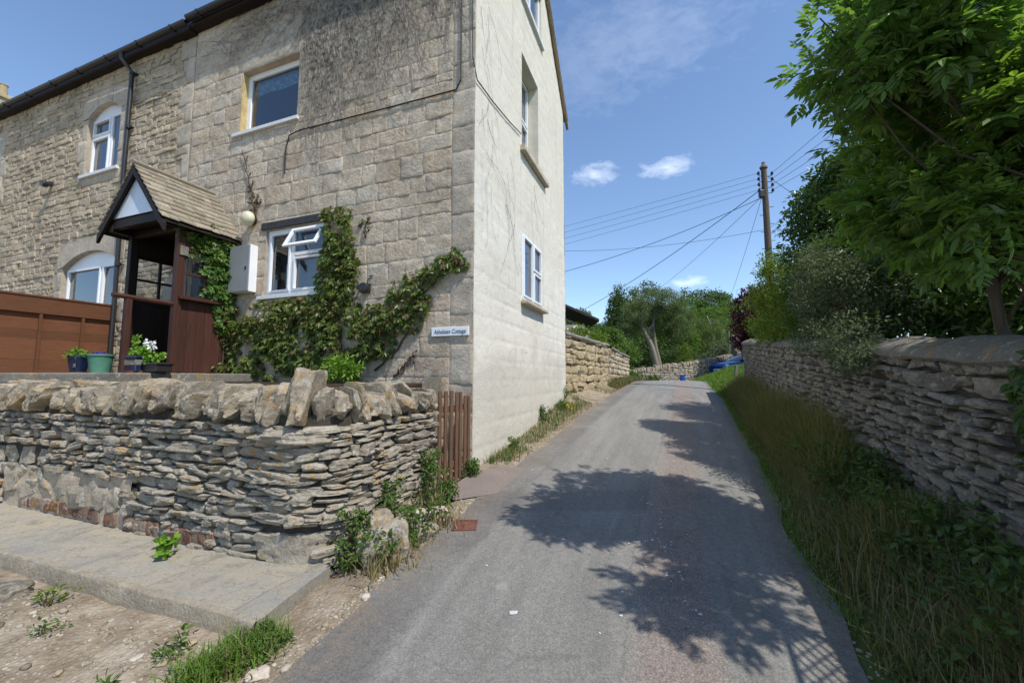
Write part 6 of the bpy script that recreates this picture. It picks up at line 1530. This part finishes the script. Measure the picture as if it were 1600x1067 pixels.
cable((PX - .1, PY, 7.75), (2.0, 26.5, 4.75), .45, .016, 'thickest black cable dropping steeply left from the pole toward the shed')
cable((PX - .1, PY, 7.5), (11.5, 40, 8.6), .5, .010, 'thin cable dropping from the pole to the far conifers')
cable((PX + .1, PY, 6.4), (-3.5, 17.0, 7.5), .65, .008, 'faint cable rising left from the middle of the pole across other wires')
cable((PX - .08, PY, 7.6), (10.9, 20.5, 5.2), .1, .009, 'near vertical cable going down left of the pole toward the purple tree')
cable((PX + .1, PY, 8.15), (10.4, 12.6, 6.5), .05, .010, 'short cable going down right from pole top into the hedge')
cable((PX + .12, PY, 6.45), (10.4, 12.2, 8.0), .05, .008, 'short cable rising right from mid pole into the hedge')

# ------------------------------------------------------------------ light, sky, camera
SUN_EL, SAZ = R(54.5), R(-42)                                           # horizontal direction to the sun measured from +X
sd_ = np.array([math.cos(SAZ) * math.cos(SUN_EL), math.sin(SAZ) * math.cos(SUN_EL), math.sin(SUN_EL)])
from mathutils import Vector
sl = bpy.data.lights.new('sun', 'SUN'); sl.energy = 3.4; sl.angle = R(.53); sl.color = (1., .955, .88)
so2 = bpy.data.objects.new('sun', sl); COL.objects.link(so2); so2.rotation_euler = Vector(sd_).to_track_quat('Z', 'Y').to_euler()
wd_ = bpy.data.worlds.new('World'); sc.world = wd_; wd_.use_nodes = True; T = NT(wd_.node_tree); wd_.node_tree.nodes.clear()
sky = T('TexSky', _sky_type='NISHITA', _sun_disc=False, _sun_elevation=SUN_EL, _sun_rotation=math.pi / 2 - SAZ, _air_density=1.0, _dust_density=.15, _ozone_density=3.2, _altitude=80)
dv = T('TexCoord').outputs['Generated']
sp = T('SeparateXYZ', Vector=dv)
def cloud(direction, wx, wz, dens):
    d = unit(np.array(direction)); az = math.atan2(d[0], d[1])
    u = T.math('SUBTRACT', T.math('ARCTAN2', sp.outputs[0], sp.outputs[1]), az); v = T.math('SUBTRACT', T.math('ARCSINE', sp.outputs[2]), math.asin(d[2]))
    rr = T.math('ADD', T.math('POWER', T.math('DIVIDE', u, wx), 2.), T.math('POWER', T.math('DIVIDE', v, wz), 2.))
    m_ = T.math('SUBTRACT', 1., T.math('SQRT', rr)); m_ = T.math('ADD', m_, T.math('MULTIPLY', T.math('SUBTRACT', cn, .5), 2.1))
    return T.math('MULTIPLY', T.ramp(m_, [(.05, (0, 0, 0)), (1., (1, 1, 1))]), dens)
cn = T.noise(T('Mapping', Vector=dv, Scale=(1, 1, 2.2)).outputs[0], 26, 6, .62, .4)
th_p = R(5)
def ray(px, py):
    u = (px - 800) / 640; v = (533.5 - py) / 640; return (u, math.cos(th_p) - v * math.sin(th_p), math.sin(th_p) + v * math.cos(th_p))
cs_ = [(ray(930, 272), .058, .028, .30), (ray(1042, 261), .072, .024, .30), (ray(1078, 441), .045, .016, .28), (ray(1000, 60), .30, .10, .07), (ray(900, 110), .2, .1, .05), (ray(985, 478), .04, .02, .18)]
f = None
for c in cs_:
    k = cloud(*c); f = k if f is None else T.math('MAXIMUM', f, k)
col = T.mix(f, sky.outputs[0], (9.5, 9.8, 10.4))
bg = T('Background', Color=col, Strength=.15); wo = T('OutputWorld'); T.l.new(bg.outputs[0], wo.inputs[0])
cam = bpy.data.cameras.new('camera'); cam.sensor_width = 36; cam.lens = 640 / 1600 * 36; cam.clip_end = 2000; cam.clip_start = .05
co2 = bpy.data.objects.new('camera', cam); COL.objects.link(co2); co2.location = (0, 0, 1.6); co2.rotation_euler = (R(95), 0, 0); sc.camera = co2
vs_ = sc.view_settings; vs_.view_transform = 'Standard'; vs_.look = 'None'; vs_.gamma = 1; vs_.exposure = 0.5; vs_.use_curve_mapping = False
sc.cycles.max_bounces = 6; sc.cycles.transparent_max_bounces = 8
